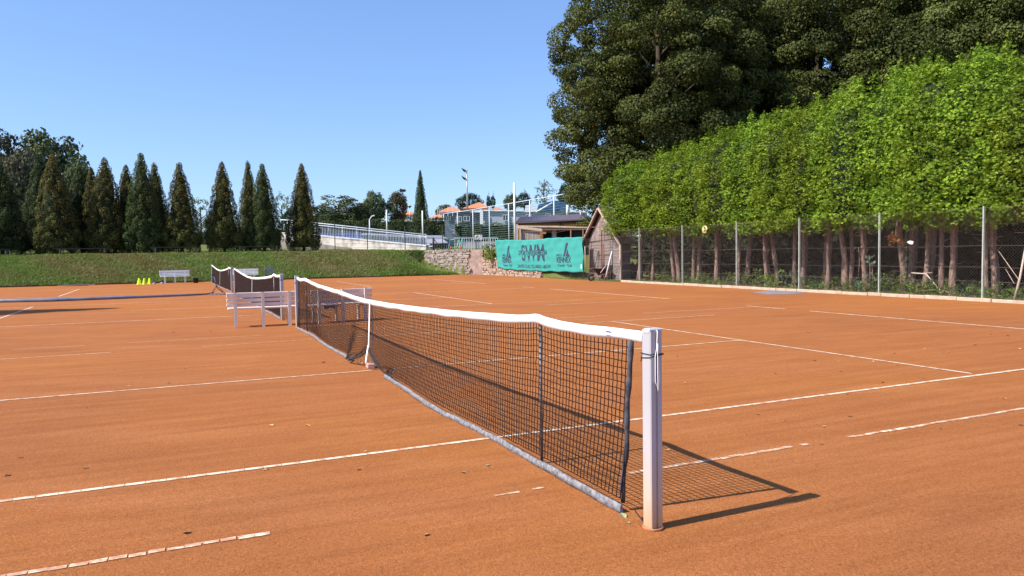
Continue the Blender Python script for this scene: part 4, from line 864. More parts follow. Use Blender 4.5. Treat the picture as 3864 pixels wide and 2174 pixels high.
for i, (x, y, v, s_) in enumerate([(3240, 945, 18.9, .6), (3280, 975, 18.9, .7), (3290, 1000, 18.9, .8)]):
    u, z = onv(x, y, v); loose_plant('vine', ['pale vine leaves high between two trunks right of the drag net', 'middle spray of pale vine leaves right of the drag net', 'lowest spray of pale vine leaves beside the fence post'][i], [((.15*math.sin(k*2.2), .1*math.cos(k*1.7), .1*math.sin(k)), (.12*s_, .12*s_, .1*s_), (-.9, -.4, .2)) for k in range(4)], M_weedb, 160, .10, C(u, v, z), 'vine', [(0, 0, -.9), (.03, 0, -.4), (0, 0, .1)])
u, z = onv(3435, 913, 19.0); m = MB(); m.add([C(u+.12, 19, z), C(u, 19.02, z+.05), C(u-.12, 19, z+.01), C(u-.1, 18.98, z-.08), C(u+.06, 19.03, z-.06)], [(0, 1, 2, 3, 4)]); o = m.build('plastic_scrap', M_white, world=True); so_ = o.modifiers.new('s', 'SOLIDIFY'); so_.thickness = .01; tag(o, 'white scrap of plastic caught behind the fence right of the orange leaves', 'scrap')
# leaning pale branch at the right
u0, _ = onv(3826, 1140, 18.6); u1, z1 = onv(3870, 930, 18.6); m = MB(); m.tube([C(u0, 18.6, 0), C((u0+u1)/2, 18.62, z1*.45), C(u1, 18.6, z1)], [.035, .03, .02], 8); m.tube([C((u0+u1)/2+.02, 18.6, z1*.4), C(u0+.5, 18.7, 1.4)], [.012, .004], 5); m.tube([C(u0, 18.6, .5), C(u0+.3, 18.7, .9)], [.01, .004], 5)
tag(m.build('dead_branch', M_pale, world=True), 'bare pale dead branch leaning behind the fence at the right edge', 'branch')
u0, z0 = onv(3440, 1030, 19.3); m = MB(); m.tube([C(u0, 19.3, z0+.0), C(u0-.5, 19.3, z0-.02), C(u0-.95, 19.3, z0-.5), C(u0-1.4, 19.3, .1)], [.022, .02, .016, .012], 6); m.tube([C(u0-.4, 19.3, z0), C(u0-.75, 19.25, z0+.02)], .01, 5)
tag(m.build('dead_branch', M_pale, world=True), 'crooked dead branch between the trunks left of the V-shaped pair', 'branch')
# bush on the end of the stone wall
u, z = onv(1845, 975, 17.9); cl = []; rr = np.random.default_rng(8)
for k in range(30): cl.append(((rr.uniform(-.45, .45), rr.uniform(-.3, .3), rr.uniform(-.5, .65)), (.2, .2, .18), tuple(unit(rr.normal(0, 1, 3)+np.array([-.5, -.5, .4])))))
loose_plant('wall_bush', 'leafy yellow-green bush hanging over the stone wall beside the banner', cl, M_weed, 120, .12, C(u-.2, 17.75, 1.55), 'bush', [(0, .1, -.4), (0, 0, 0), (.1, 0, .4)])
# --- grass that nobody could count
def grass(name, n, fu, fv, hmin, hmax, mt, seed, wid=.03, tfun=None):
    rr = np.random.default_rng(seed); u = fu(rr, n); v = fv(rr, n); z = np.array([terr(a, b__) for a, b__ in zip(u, v)])
    patch = .5+.5*np.sin(u*1.3+v*.7)*np.sin(v*1.9)+rr.normal(0, .25, n); h = rr.uniform(hmin, hmax, n)*(.6+.5*np.clip(patch, 0, 1.3)); a = rr.uniform(0, 6.28, n)
    bx = OX+u*UX+v*VX; by = OY+u*UY+v*VY; w = wid*rr.uniform(.6, 1.4, n); lx = rr.normal(0, .4, n)*h; ly = rr.normal(0, .4, n)*h
    V = np.stack([np.stack([bx-w*np.cos(a), by-w*np.sin(a), z-.01], 1), np.stack([bx+w*np.cos(a), by+w*np.sin(a), z-.01], 1), np.stack([bx+lx, by+ly, z+h], 1)], 1)
    big = .5+.28*np.sin(v*.45+1)+.22*np.sin(v*1.3+u*2.1)+rr.normal(0, .22, n)
    if tfun is not None: big = big+tfun(u, v)
    o = np_mesh(name, V.reshape(-1, 3), np.arange(n*3).reshape(n, 3), mt, None, {'tint': np.repeat(np.clip(big, 0, 1), 3)})
    return stuff(o, 'rough grass growing on the bank and verges', 'grass')
M_gr = leafmat('grass_blades', (.26, .22, .10), (.17, .28, .06), trans=.3)
grass('bank_grass', 90000, lambda r, n: 47.55+3.4*r.random(n), lambda r, n: r.uniform(-16, 17.6, n), .05, .17, M_gr, 1, .028, lambda u, v: np.where(u < 48.1, .25, -.12))
grass('lawn_grass', 26000, lambda r, n: 50.6+9*r.random(n)**1.5, lambda r, n: r.uniform(-17, 18, n), .04, .10, M_gr, 2, .03, lambda u, v: .25)
grass('verge_grass', 16000, lambda r, n: r.uniform(6, 36, n), lambda r, n: 18.15+1.0*r.random(n)**1.3, .04, .16, M_gr, 3, .012, lambda u, v: -.15)
grass('wall_foot_grass', 5000, lambda r, n: r.uniform(47.55, 48.6, n), lambda r, n: 12+4.6*r.random(n), .1, .28, M_gr, 5, .03, lambda u, v: .4)
# ---------------------------------------------------------------- fences
def vz(x, y, v): u, z = onv(x, y, v); return u, z
FV = 18.22
t = thing('chain_link_fence', 'tall chain-link fence with square posts in front of the thuja hedge', 'fence', C(17, FV, 0), RU)
fu = [36.9, 33.6, 30.1, 26.62, 23.29, 19.81, 16.54, 13.21, 9.87, 6.5, 3.2]
FH = 2.66
for i, u in enumerate(fu[2:], 2):
    m = MB(); lean = .012*math.sin(i*2.1); m.bar((0, u-17, 0), (lean, u-17+lean, FH), .045, .04, (0, 1, 0)); m.bar((.024, u-17, 0), (.024+lean, u-17+lean, FH), .010, .05, (0, 1, 0)); m.build('post', M_gpost if i > 2 else M_rust, t)
m = MB()
for z in (.55, .95, 1.55, 2.6): m.tube([(-.02, y-17, z+.015*math.sin(y*1.9+z)) for y in np.arange(3.2, 31.2, 1.1)], .004, 4)
m.build('tension_wire', M_wire, t)
cell = .062; P0 = []; P1 = []; y0, y1, zb, zt = 3.2, 30.1, .05, 2.62; H_ = zt-zb
for k in range(int((y1-y0+H_)/cell/1.414)+1):
    s = y0-H_+k*cell*1.414
    for sg in (1, -1):
        a = [s, zb]; e = [s+H_, zt]
        if a[0] < y0: a = [y0, zb+(y0-s)]
        if e[0] > y1: e = [y1, zt-(e[0]-y1)]
        if e[0]-a[0] < .02 or e[1]-a[1] < .02: continue
        if sg < 0: a[1], e[1] = zt+zb-a[1], zt+zb-e[1]
        P0.append((0, a[0]-17, a[1])); P1.append((0, e[0]-17, e[1]))
P0 = np.array(P0); P1 = np.array(P1); V, F = prisms(P0, P1, .0012, 3); np_mesh('wire_mesh', V, F, M_wire, t)
# rusty fence carrying the banner
t = thing('rusty_fence', 'rusty pipe fence with netting behind the banner and in front of the old shed', 'fence', C(37, FV, 0), RU)
for x, yt in ((2154, 866), (2278, 855), (2200, 866), (1960, 905), (2060, 900)):
    u, z = onv(x, yt, FV); m = MB(); m.tube([(0, u-37, 0), (0, u-37, z)], .028, 8); m.build('post', M_rust, t)
ua, za = onv(2231, 858, FV); ub, zb_ = onv(2335, 853, FV); m = MB(); m.tube([(0, ua-37, za), (0, ub-37, zb_)], .02, 6); m.build('top_rail', M_rust, t)
P0 = []; P1 = []
for k in range(110):
    y = ub-37+k*.1*1.0; 
    if y > 7.2: break
    P0.append((0.01, y, .1)); P1.append((.01, y+.02, 2.3))
for k in range(22): P0.append((0.01, ub-37, .1+k*.1)); P1.append((.01, 7.2, .1+k*.1))
V, F = prisms(P0, P1, .003, 3); np_mesh('netting', V, F, M_wire, t)
# gate frame
t = thing('gate', 'rusty empty gate frame standing in front of the old shed', 'gate', C(31.5, FV-.05, 0), RU)
def fr(x, y): u, z = onv(x, y, FV-.05); return (0, u-31.5, max(0, z))
m = MB(); m.tube([fr(2224, 1056), fr(2224, 930)], .022, 8); m.tube([fr(2276, 1040), fr(2274, 925)], .022, 8); m.tube([fr(2222, 927), fr(2276, 924)], .022, 8); m.tube([fr(2224, 1014), fr(2276, 1012)], .018, 8); m.tube([fr(2224, 1031), fr(2270, 1030)], .018, 8)
m.build('frame', M_rust, t)
# old wooden shed
SV = 18.75
t = thing('wooden_shed', 'weathered old wooden shed with a tall vertical-board gable, half swallowed by the hedge', 'shed', C(30.75, SV, 0), RU)
u0, u1 = onv(2342, 905, SV)[0], onv(2222, 905, SV)[0]; ze = 2.22; uap, zap = onv(2276, 785, SV)
L0, L1, LA = u0-30.75, u1-30.75, uap-30.75; D = 1.5
m = MB(); m.prism([(0, L0, 0), (0, L0, ze), (0, L1, ze), (0, L1, 0)], (D, D*.9, 0)); m.build('lower_wall', M_barn_h, t)
m = MB(); m.prism([(-.06, L0-.05, ze+.02), (-.06, LA, zap-.1), (-.06, L1+.0, ze-.12)], (D+.06, D*.9, 0)); 
def planks_y(name, c1, c2, pitch): return planks(name, c1, c2, pitch, 1)
g_ = m.build('gable', planks_y('gable_boards', (.14, .10, .09), (.40, .33, .31), .17), t)
m = MB()
for sgn, L in ((1, L1+.35), (-1, L0-.38)):
    e = Vector((0, L, ze-.30)); ap = Vector((0, LA, zap)); d = (e-ap)
    m.prism([Vector((-.30, ap.y, ap.z)), Vector((-.30, e.y, e.z)), Vector((-.30, e.y, e.z+.07)), Vector((-.30, ap.y, ap.z+.08))], (D+.5, D*.9, 0))
rf = m.build('roof', M_tile_old, t)
m = MB(); m.bar((-.33, LA, zap-.02), (-.33, L0-.38, ze-.32), .04, .09, (1, 0, 0)); m.bar((-.33, LA, zap-.02), (-.33, L1+.35, ze-.32), .04, .10, (1, 0, 0)); m.build('barge_board', M_pale, rf)
m = MB(); m.box((-.05, L0-.06, 1.05), (.09, .10, 2.1)); m.build('corner_post', M_pale, t)
m = MB(); m.box((-.03, (L0+L1)/2-.35, .42), (.06, .95, .8)); m.build('doorway_shade', M_black, t)  # solid black box: the unlit inside of the shed painted as colour
# tools and barrow
def tool(name, lb, cat, a, b_, r, mt, head=None):
    m = MB(); m.tube([a, (Vector(a)+Vector(b_))/2+Vector((0, 0, .01)), b_], r, 7); o_ = Vector(a)
    t = thing(name, lb, cat, (o_.x, o_.y, o_.z)); m.build('shaft', mt, t, world=True)
    if head: m = MB(); m.box(o_+Vector((0, 0, .03)), head, Matrix.Rotation(RU+.3, 3, 'Z'), .01); m.build('head', M_dark, t, world=True)
    return t
def P_(x, y, v): u, z = onv(x, y, v); return C(u, v, max(z, 0.02))
tool('pipe', 'pale pink-white pipe leaning beside the black wheelbarrow', 'pipe', P_(2286, 1046, 17.9), P_(2309, 949, 18.15), .035, M_pole)
tool('rake', 'dark-handled rake leaning on the shed behind the gate frame', 'rake', P_(2241, 1030, 18.3), P_(2258, 945, 18.7), .022, M_bark2, (.3, .03, .05))
tool('broom', 'thin dark broom leaning on the shed next to the rake', 'broom', P_(2254, 1030, 18.3), P_(2258, 950, 18.72), .016, M_bark2, (.25, .05, .08))
tool('hanging_stick', 'pale forked stick hanging beside the right edge of the banner', 'stick', P_(2209, 1010, 18.1), P_(2207, 930, 18.15), .018, M_pale)
t = thing('wheelbarrow', 'black wheelbarrow standing on the clay in front of the shed', 'wheelbarrow', G(2268, 1060), rad(178))
m = MB()                                                       # tray: open tapered tub; local x forward
to = [(-.42, -.30, .62), (.40, -.30, .66), (.40, .30, .66), (-.42, .30, .62)]; bo = [(-.22, -.17, .33), (.16, -.17, .33), (.16, .17, .33), (-.22, .17, .33)]
m.add([Vector(p) for p in to+bo], [(4, 5, 6, 7), (0, 1, 5, 4), (1, 2, 6, 5), (2, 3, 7, 6), (3, 0, 4, 7)]); m.tube([Vector(p) for p in to+to[:1]], .014, 6); tr_ = m.build('tray', M_dark, t)
sol = tr_.modifiers.new('s', 'SOLIDIFY'); sol.thickness = .012
m = MB()
for s_ in (-1, 1): m.tube([(.48, s_*.05, .19), (.1, s_*.16, .31), (-.3, s_*.24, .38), (-.85, s_*.29, .60)], .017, 7); m.tube([(-.12, s_*.18, .32), (-.20, s_*.2, .0), (-.32, s_*.21, .0), (-.34, s_*.22, .36)], .014, 6)
m.build('frame', M_rust, t)
m = MB(); m.lathe([(.10, -.02), (.14, -.045), (.18, -.035), (.19, 0), (.18, .035), (.14, .045), (.10, .02)], n=20); 
for q in m.v: q.y, q.z = q.z, q.y
for q in m.v: q.x += .52; q.z += .19
wh = m.build('wheel', M_dark, t); m = MB(); m.tube([(.52, -.06, .19), (.52, .06, .19)], .02, 8); m.tube([(.52-.11, 0, .19), (.52+.11, 0, .19)], .012, 6); m.tube([(.52, 0, .08), (.52, 0, .30)], .012, 6); m.build('hub', M_steel, wh)
m = MB(); a_, b__ = P_(2266, 1030, 17.3), P_(2288, 1000, 17.7); m.tube([a_, b__], .022, 7); tag(m.build('pole_stub', M_pale, world=True), 'short pale wooden stick standing up out of the wheelbarrow tray', 'stick')
# ---------------------------------------------------------------- banner
BV = 18.05
(uTL, zTL), (uTR, zTR), (uBR, zBR), (uBL, zBL) = onv(1870, 908, BV), onv(2199, 893, BV), onv(2202, 1029, BV), onv(1879, 1013, BV)
Lb = uTL-uTR
def bpos(s, q, off=0.0):
    """s 0..1 from left edge to right edge as seen from the courts, q 0 top..1 bottom"""
    u = (uTL+(uTR-uTL)*s)*(1-q)+(uBL+(uBR-uBL)*s)*q
    zt = zTL+(zTR-zTL)*s+.022*abs(math.sin(s*31))-.05*math.sin(s*3.1)+.03*math.sin(s*11); zb = zBL+(zBR-zBL)*s-.09*math.sin(s*3.14)**.8*(1-s)+.02*math.sin(s*40)+(.10*math.exp(-s*14))
    z = zt*(1-q)+zb*q; w = .009*math.sin(s*47+q*3)+.010*math.sin(s*23-q*5)+.006*math.sin(q*26+s*9)+.03*math.sin(s*6)*q+.018*math.sin((s*60+q*14))*math.exp(-q*3)
    if s > .98: u += .06*math.sin(q*9)*(s-.98)/.02
    return C(u, BV-.02-w-off, z)
t = thing('banner', 'torn-edged turquoise advertising banner with dark lettering hung on the fence left of the old shed', 'banner', bpos(.5, 1))
m = MB(); nx, ny = 150, 28
for i in range(nx+1):
    for j in range(ny+1): m.v.append(bpos(i/nx, j/ny))
for i in range(nx):
    for j in range(ny): m.f.append((i*(ny+1)+j, i*(ny+1)+j+1, (i+1)*(ny+1)+j+1, (i+1)*(ny+1)+j)); m.sm.append(True)
M_ban = mat('banner_cloth', (.04, .32, .28), .8, 0, .15); n_ = nz(M_ban, 3, 4, .6); n2_ = nz(M_ban, 180, 2)
setc(M_ban, mixc(M_ban, .35, ramp(M_ban, n_.outputs[0], [(.3, (.035, .27, .24)), (.7, (.055, .34, .30))]).outputs[0], ramp(M_ban, n2_.outputs[0], [(.3, (.03, .20, .18)), (.7, (.08, .40, .36))]).outputs[0])); bump(M_ban, n_.outputs[0], .3, .03)
cl_ = m.build('cloth', M_ban, t, world=True); so = cl_.modifiers.new('s', 'SOLIDIFY'); so.thickness = .004
M_ink = noisy('banner_ink', (.028, .035, .075), (.05, .06, .11), 30, .8, b=0)
ASP = Lb/2.0
def ink(name, V2, F, ang=0):
    """V2: list of (s,q) in banner coordinates"""
    m = MB(); m.v = [bpos(min(max(s, 0), 1), q, .014) for s, q in V2]; m.f = F; m.sm = [False]*len(F); return m.build(name, M_ink, t, world=True)
def text_mesh(txt, shear=0.0, bold=0.0, sp=1.0):
    cu = bpy.data.curves.new('t', 'FONT'); cu.body = txt; cu.size = 1; cu.shear = shear; cu.offset = bold; cu.space_character = sp; cu.resolution_u = 3
    o = bpy.data.objects.new('t', cu); COL.objects.link(o); dg = bpy.context.evaluated_depsgraph_get(); me = bpy.data.meshes.new_from_object(o.evaluated_get(dg))
    bm = bmesh.new(); bm.from_mesh(me); bpy.data.objects.remove(o)
    xs = [v.co.x for v in bm.verts]; ys = [v.co.y for v in bm.verts]; return bm, min(xs), max(xs), min(ys), max(ys)
def put_text(name, txt, s0, s1, q0, q1, shear=0, bold=0, sp=1.0, cut=None):
    """fits txt into the box s0..s1, q0 (top)..q1 (bottom) on the banner"""
    bm, x0, x1, y0, y1 = text_mesh(txt, shear, bold, sp)
    if cut:
        for c_, sgn in ((cut[0], 1), (cut[1], -1)): pass
        yc0 = y1-(y1-y0)*cut[0]; yc1 = y1-(y1-y0)*cut[1]
        for yy in (yc0, yc1): bmesh.ops.bisect_plane(bm, geom=bm.verts[:]+bm.edges[:]+bm.faces[:], plane_co=(0, yy, 0), plane_no=(0, 1, 0))
        bmesh.ops.delete(bm, geom=[f for f in bm.faces if yc1 < f.calc_center_median().y < yc0], context='FACES')
    for k in range(1, 24): xx = x0+(x1-x0)*k/24; bmesh.ops.bisect_plane(bm, geom=bm.verts[:]+bm.edges[:]+bm.faces[:], plane_co=(xx, 0, 0), plane_no=(1, 0, 0))
    bm.verts.index_update(); V2 = [(s0+(s1-s0)*(v.co.x-x0)/(x1-x0), q1+(q0-q1)*(v.co.y-y0)/(y1-y0)) for v in bm.verts]; F = [tuple(v.index for v in f.verts) for f in bm.faces]
    ink(name, V2, F); bm.free()
def BQ(x, y):                                    # photo point on the crop of the banner -> banner coordinates
    X = 1850+x/6.283; Y = 860+y/6.283; u, z = onv(X, Y, BV); s = (uTL-u)/(uTL-uTR); zt = zTL+(zTR-zTL)*s; zb = zBL+(zBR-zBL)*s; return s, (zt-z)/(zt-zb)
def box_(x0, y0, x1, y1):
    a = BQ(x0, y0); b_ = BQ(x1, y0); c = BQ(x0, y1); d = BQ(x1, y1); return (a[0]+c[0])/2, (b_[0]+d[0])/2, (a[1]+b_[1])/2, (c[1]+d[1])/2
s0, s1, q0, q1 = box_(735, 375, 1270, 775); put_text('initials', 'SWM', s0, s1, q0, q1, bold=.012, sp=1.08, cut=(.38, .64))
s0, s1, q0, q1 = box_(665, 515, 1335, 630); put_text('title_lettering', 'SPORTWERBEMEDIA', s0, s1, q0, q1, shear=.25, bold=.008, sp=1.05)
s0, s1, q0, q1 = box_(632, 852, 1405, 935); put_text('phone_lettering', 'SAARLOUIS TEL.06831-88334', s0, s1, q0, q1)
for (xa, xb, ya, yb, lxa, lxb, lya, lyb, pa, pb, pya, pyb, ta, tb, tya, tyb) in ((1565, 1900, 690, 820, 1720, 1875, 360, 675, 1565, 1700, 618, 675, 1590, 1920, 855, 915), (270, 490, 690, 820, 378, 480, 430, 692, 280, 368, 620, 678, 275, 505, 850, 905)):
    s0, s1, q0, q1 = box_(xa, ya, xb, yb); put_text('name_lettering', 'KENNEX', s0, s1, q0, q1, bold=.014, sp=.95)
    s0, s1, q0, q1 = box_(pa, pya, pb, pyb); put_text('prefix_lettering', 'PRO', s0, s1, q0, q1)
    s0, s1, q0, q1 = box_(ta, tya, tb, tyb); put_text('sport_lettering', 'Tennis · Golf', s0, s1, q0, q1)
    s0, s1, q0, q1 = box_(lxa, lya, lxb, lyb); f_ = lambda a, b_: (s0+(s1-s0)*a, q0+(q1-q0)*b_)
    ink('emblem', [f_(.0, 1), f_(.22, .55), f_(.55, 0), f_(.86, 0), f_(.50, .5), f_(.26, 1), f_(.36, 1), f_(.66, .45), f_(.80, .78), f_(1, .97), f_(1, 1)], [(0, 1, 4, 5), (1, 2, 3, 4), (6, 7, 8), (6, 8, 9, 10)])
m = MB(); s_ = MB(); pz = [bpos(.985, q, .02) for q in (.78, .90)]; m.bar(pz[0], pz[1], .10, .01, (VX, VY, 0)); m.build('patch', M_white, t, world=True)
# number sign on the fence
u, z = onv(2659, 865, FV-.05); t = thing('number_sign', 'round cream sign with the number 2 hanging high on the chain-link fence', 'sign', C(u, FV-.05, z-.16), RU)
m = MB(); m.lathe([(0, -.006), (.17, -.006), (.175, 0), (.17, .008), (0, .008)], n=28)
m.v = [Vector((-q.z, q.x, q.y+.16)) for q in m.v]; m.build('disc', mat('sign_cream', (.62, .52, .22), .6), t)
bm, x0, x1, y0, y1 = text_mesh('2', 0, .03); m = MB(); bm.verts.index_update(); m.v = [Vector((-.012, -(v.co.x-(x0+x1)/2)*.24, (v.co.y-(y0+y1)/2)*.27+.16)) for v in bm.verts]; m.f = [tuple(v.index for v in f.verts) for f in bm.faces]; m.sm = [False]*len(m.f); m.build('numeral', M_dark, t)
# ---------------------------------------------------------------- stone walls
M_stone = noisy('field_stone', (.16, .135, .12), (.46, .38, .32), 2.2, .95, b=.6, bd=.02, detail=8, lo=.3, hi=.7)
M_stone2 = noisy('warm_stone', (.24, .17, .13), (.50, .37, .28), 2.2, .95, b=.6, bd=.02, detail=8)
M_mortar = noisy('wall_core', (.05, .04, .035), (.12, .09, .07), 8, .95, b=.3)
def stone_wall(parent, p0, p1, zb0, zb1, zt0, zt1, seed, mt, thick=.35, hs=(.12, .24)):
    rr = random.Random(seed); p0 = Vector(p0); p1 = Vector(p1); d = (p1-p0); L = d.length; d.normalize(); n = Vector((d.y, -d.x, 0)); m = MB()
    z = min(zb0, zb1)
    while z < max(zt0, zt1):
        hgt = rr.uniform(*hs); x = -rr.uniform(0, .3)
        while x < L:
            w = rr.choice((.12, .2, .28, .4, .6))*rr.uniform(.8, 1.2); xc = x+w/2; f = min(1, max(0, xc/L)); zb = zb0+(zb1-zb0)*f; zt = zt0+(zt1-zt0)*f
            if z+hgt*.5 > zb and z+hgt*.6 < zt+.05 and 0 < xc < L:
                h2 = min(hgt*rr.uniform(.8, 1.05), zt-z+.02); o = rr.uniform(.0, .07); vs = []
                for k in (-1, 1):
                    for j in (0, 1):
                        for i in (-1, 1):
                            vs.append(p0+d*(xc+i*w*.47+rr.uniform(-.05, .05))+n*((o+rr.uniform(-.02, .02)) if j else -.15)+Vector((0, 0, z+hgt/2+k*h2*.47+rr.uniform(-.045, .045))))
                m.add(vs, [(0, 1, 3, 2), (4, 6, 7, 5), (0, 4, 5, 1), (2, 3, 7, 6), (0, 2, 6, 4), (1, 5, 7, 3)])
            x += w
        z += hgt
    st = m.build('stones', mt, parent, world=True)
    bv = st.modifiers.new('b', 'BEVEL'); bv.width = .04; bv.segments = 2
    m = MB(); a = p0-n*.06; b_ = p1-n*.06; q = [Vector((a.x, a.y, zb0-.1)), Vector((b_.x, b_.y, zb1-.1)), Vector((b_.x, b_.y, zt1-.04)), Vector((a.x, a.y, zt0-.04))]; m.prism(q, -n*thick); m.build('core', M_mortar, parent, world=True)
v0, v1 = 15.12, 17.2; z1 = 0
t = thing('stone_wall', 'dry-stone retaining wall where the grass bank ends, left of the banner', 'wall', C(48.7, 16.1, 0))
stone_wall(t, C(50.6, v0, 0), C(46.95, v1, 0), 1.0, -.05, 1.80, 1.86, 3, M_stone, hs=(.10, .22))
t = thing('rendered_wall', 'pinkish rough-rendered corner of the wall behind the white frame', 'wall', C(47.2, 17.7, 0))
m = MB(); m.prism([C(46.93, v1, -.05), C(46.3, 18.1, -.05), C(46.3, 18.1, 1.82), C(46.93, v1, 1.84)], C(47.5, v1+.3, 0)-C(46.93, v1, 0)); m.build('render', noisy('pink_render', (.30, .21, .17), (.54, .42, .36), 3, .95, b=.8, bd=.05, detail=8), t, world=True)
t = thing('low_stone_wall', 'low wall of warm rounded stones along the clay beneath the banner', 'wall', C(42, 18.12, 0))
ua, ub = 46.25, onv(2045, 1045, 18.1)[0]; stone_wall(t, C(ua, 18.12, 0), C(ub, 18.12, 0), -.05, -.05, 1.3, .55, 9, M_stone2, .3, (.14, .26))
# white frame leaning on the wall
t = thing('line_frame', 'white triangular frame of a court sweeper leaning on the rendered wall', 'sweeper', G(1850, 1040), 0)
def W_(x, y, u): v, z = onu(x, y, u); return C(u, v, max(z, .03))
m = MB(); m.tube([W_(1828, 1038, 45.6), W_(1875, 1038, 45.6)], .03, 6); m.build('foot_bar', M_pole, t, world=True)
m = MB(); m.tube([W_(1875, 1036, 46.2), W_(1878, 985, 47.2), W_(1870, 983, 47.3)], .026, 6); m.build('upright', M_pole, t, world=True)
m = MB(); m.tube([W_(1838, 1034, 46.2), W_(1866, 992, 47.2)], .018, 6); m.tube([W_(1872, 1034, 46.2), W_(1846, 1005, 46.9)], .018, 6); m.build('brace', M_pale, t, world=True)
# ---------------------------------------------------------------- cabin, lean-to, tall pole
CY = 53.0
t = thing('wooden_cabin', 'yellow-brown plank cabin under a low purple-brown metal roof, behind the banner', 'cabin', A(2095, 905, CY))
a, b_, c, d = A(1955, 839, CY), A(2234, 830, CY), A(2234, 925, CY), A(1955, 925, CY); back = Vector((0, 4.5, 0))
m = MB(); m.prism([d, c, b_, a], back); m.build('wall', M_cabin, t, world=True)
e0, e1 = A(1945, 841, CY-.12), A(2242, 831, CY-.12); r0, r1 = A(1963, 821, CY+2.2), A(2200, 813, CY+2.2); m = MB()
m.prism([e0, e1, r1, r0], (0, 0, .05)); nrib = 46
for k in range(nrib): f = (k+.5)/nrib; p = e0+(e1-e0)*f; q = r0+(r1-r0)*f; m.bar(p+Vector((0, 0, .07)), q+Vector((0, 0, .07)), .05, .05)
m.prism([r0, r1, r1+Vector((.2, 2.6, -.6)), r0+Vector((-.2, 2.6, -.6))], (0, 0, .05)); rf = m.build('roof', M_roofm, t, world=True)
m = MB(); m.tube([e0+Vector((0, -.06, -.04)), e1+Vector((0, -.06, -.04))], .06, 8); m.build('gutter', M_dark, rf, world=True)
m = MB(); p = A(2114, 838, CY-.1); m.tube([p, p-Vector((0, 0, .45)), A(2118, 855, CY-.1)], .035, 8); p = A(1958, 842, CY-.1); m.tube([p, p-Vector((0, 0, 1.2))], .035, 8); m.build('downpipe', M_dark, t, world=True)
LY = 48.5
t = thing('lean_to', 'ramshackle lean-to shelter with a pale fascia board and dark inside, above the banner', 'shelter', A(2090, 930, LY))
m = MB(); m.bar(A(1949, 857, LY), A(2045, 868, LY), .05, .17); m.build('fascia', M_pale, t, world=True)
m = MB(); m.bar(A(2045, 867, LY), A(2232, 865, LY), .06, .09); m.build('beam', M_rust, t, world=True)
m = MB(); m.prism([A(1949, 856, LY), A(2232, 862, LY), A(2236, 858, LY+3.2), A(1955, 853, LY+3.2)], (0, 0, .04)); m.build('roof_sheet', M_wplank, t, world=True)
for x in (2047, 2154, 1962, 2240): m = MB(); m.bar(A(x, 866, LY), A(x, 930, LY), .08, .07, (0, 1, 0)); m.build('post', M_rust if x > 2000 else M_pale, t, world=True)
m = MB(); m.prism([A(1966, 872, LY+.1), A(2038, 875, LY+.1), A(2038, 925, LY+.1), A(1966, 925, LY+.1)], (0, .05, 0)); m.build('plank_panel', M_wplank, t, world=True)
m = MB(); m.prism([A(2046, 866, LY+2.6), A(2236, 866, LY+2.6), A(2236, 940, LY+2.6), A(2046, 940, LY+2.6)], (0, .1, 0)); m.build('dark_interior', M_dark, t, world=True)  # black sheet paints the shade inside the shelter
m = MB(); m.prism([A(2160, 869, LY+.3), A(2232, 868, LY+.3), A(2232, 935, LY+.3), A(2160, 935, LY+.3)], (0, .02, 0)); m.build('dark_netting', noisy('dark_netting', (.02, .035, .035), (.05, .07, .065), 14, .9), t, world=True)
m = MB(); m.tube([A(2057, 875, LY+.1), A(2100, 877, LY+.1), A(2150, 868, LY+.1)], .015, 5); m.build('cable', M_pale, t, world=True)
m = MB(); m.box(A(2054, 879, LY-.06), (.22, .12, .14)); m.build('lamp_box', mat('amber_box', (.40, .20, .07), .7), t, world=True)
p = A(2092, 925, LY+.5); m = MB(); m.lathe([(.17, 0), (.16, .8), (.15, 1.0), (0, 1.02)], n=12); o = m.build('stump', M_pale); o.location = p; tag(o, 'pale upright log standing inside the dark lean-to', 'log')
def pole(name, lb, x, yb, yt, Y, r0, r1, mt, cat='pole'):
    a, b_ = A(x, yb, Y), A(x, yt, Y); b_.x = a.x; m = MB(); m.tube([a, b_], [r0, r1], 10); return tag(m.build(name, mt, world=True), lb, cat)
pole('white_pole', 'tallest thick white pole, at the left end of the cabin roof', 1944, 925, 690, 54, .09, .08, M_pole)
pole('white_pole', 'white pole rising from the right part of the ramp railing', 1596, 905, 795, 67, .07, .065, M_pole)
pole('white_pole', 'white pole rising near the middle of the ramp railing', 1461, 893, 793, 69, .07, .065, M_pole)
pole('white_pole', 'white pole half hidden by the foliage of the tall linden', 2142, 816, 774, 72, .16, .14, M_pole)
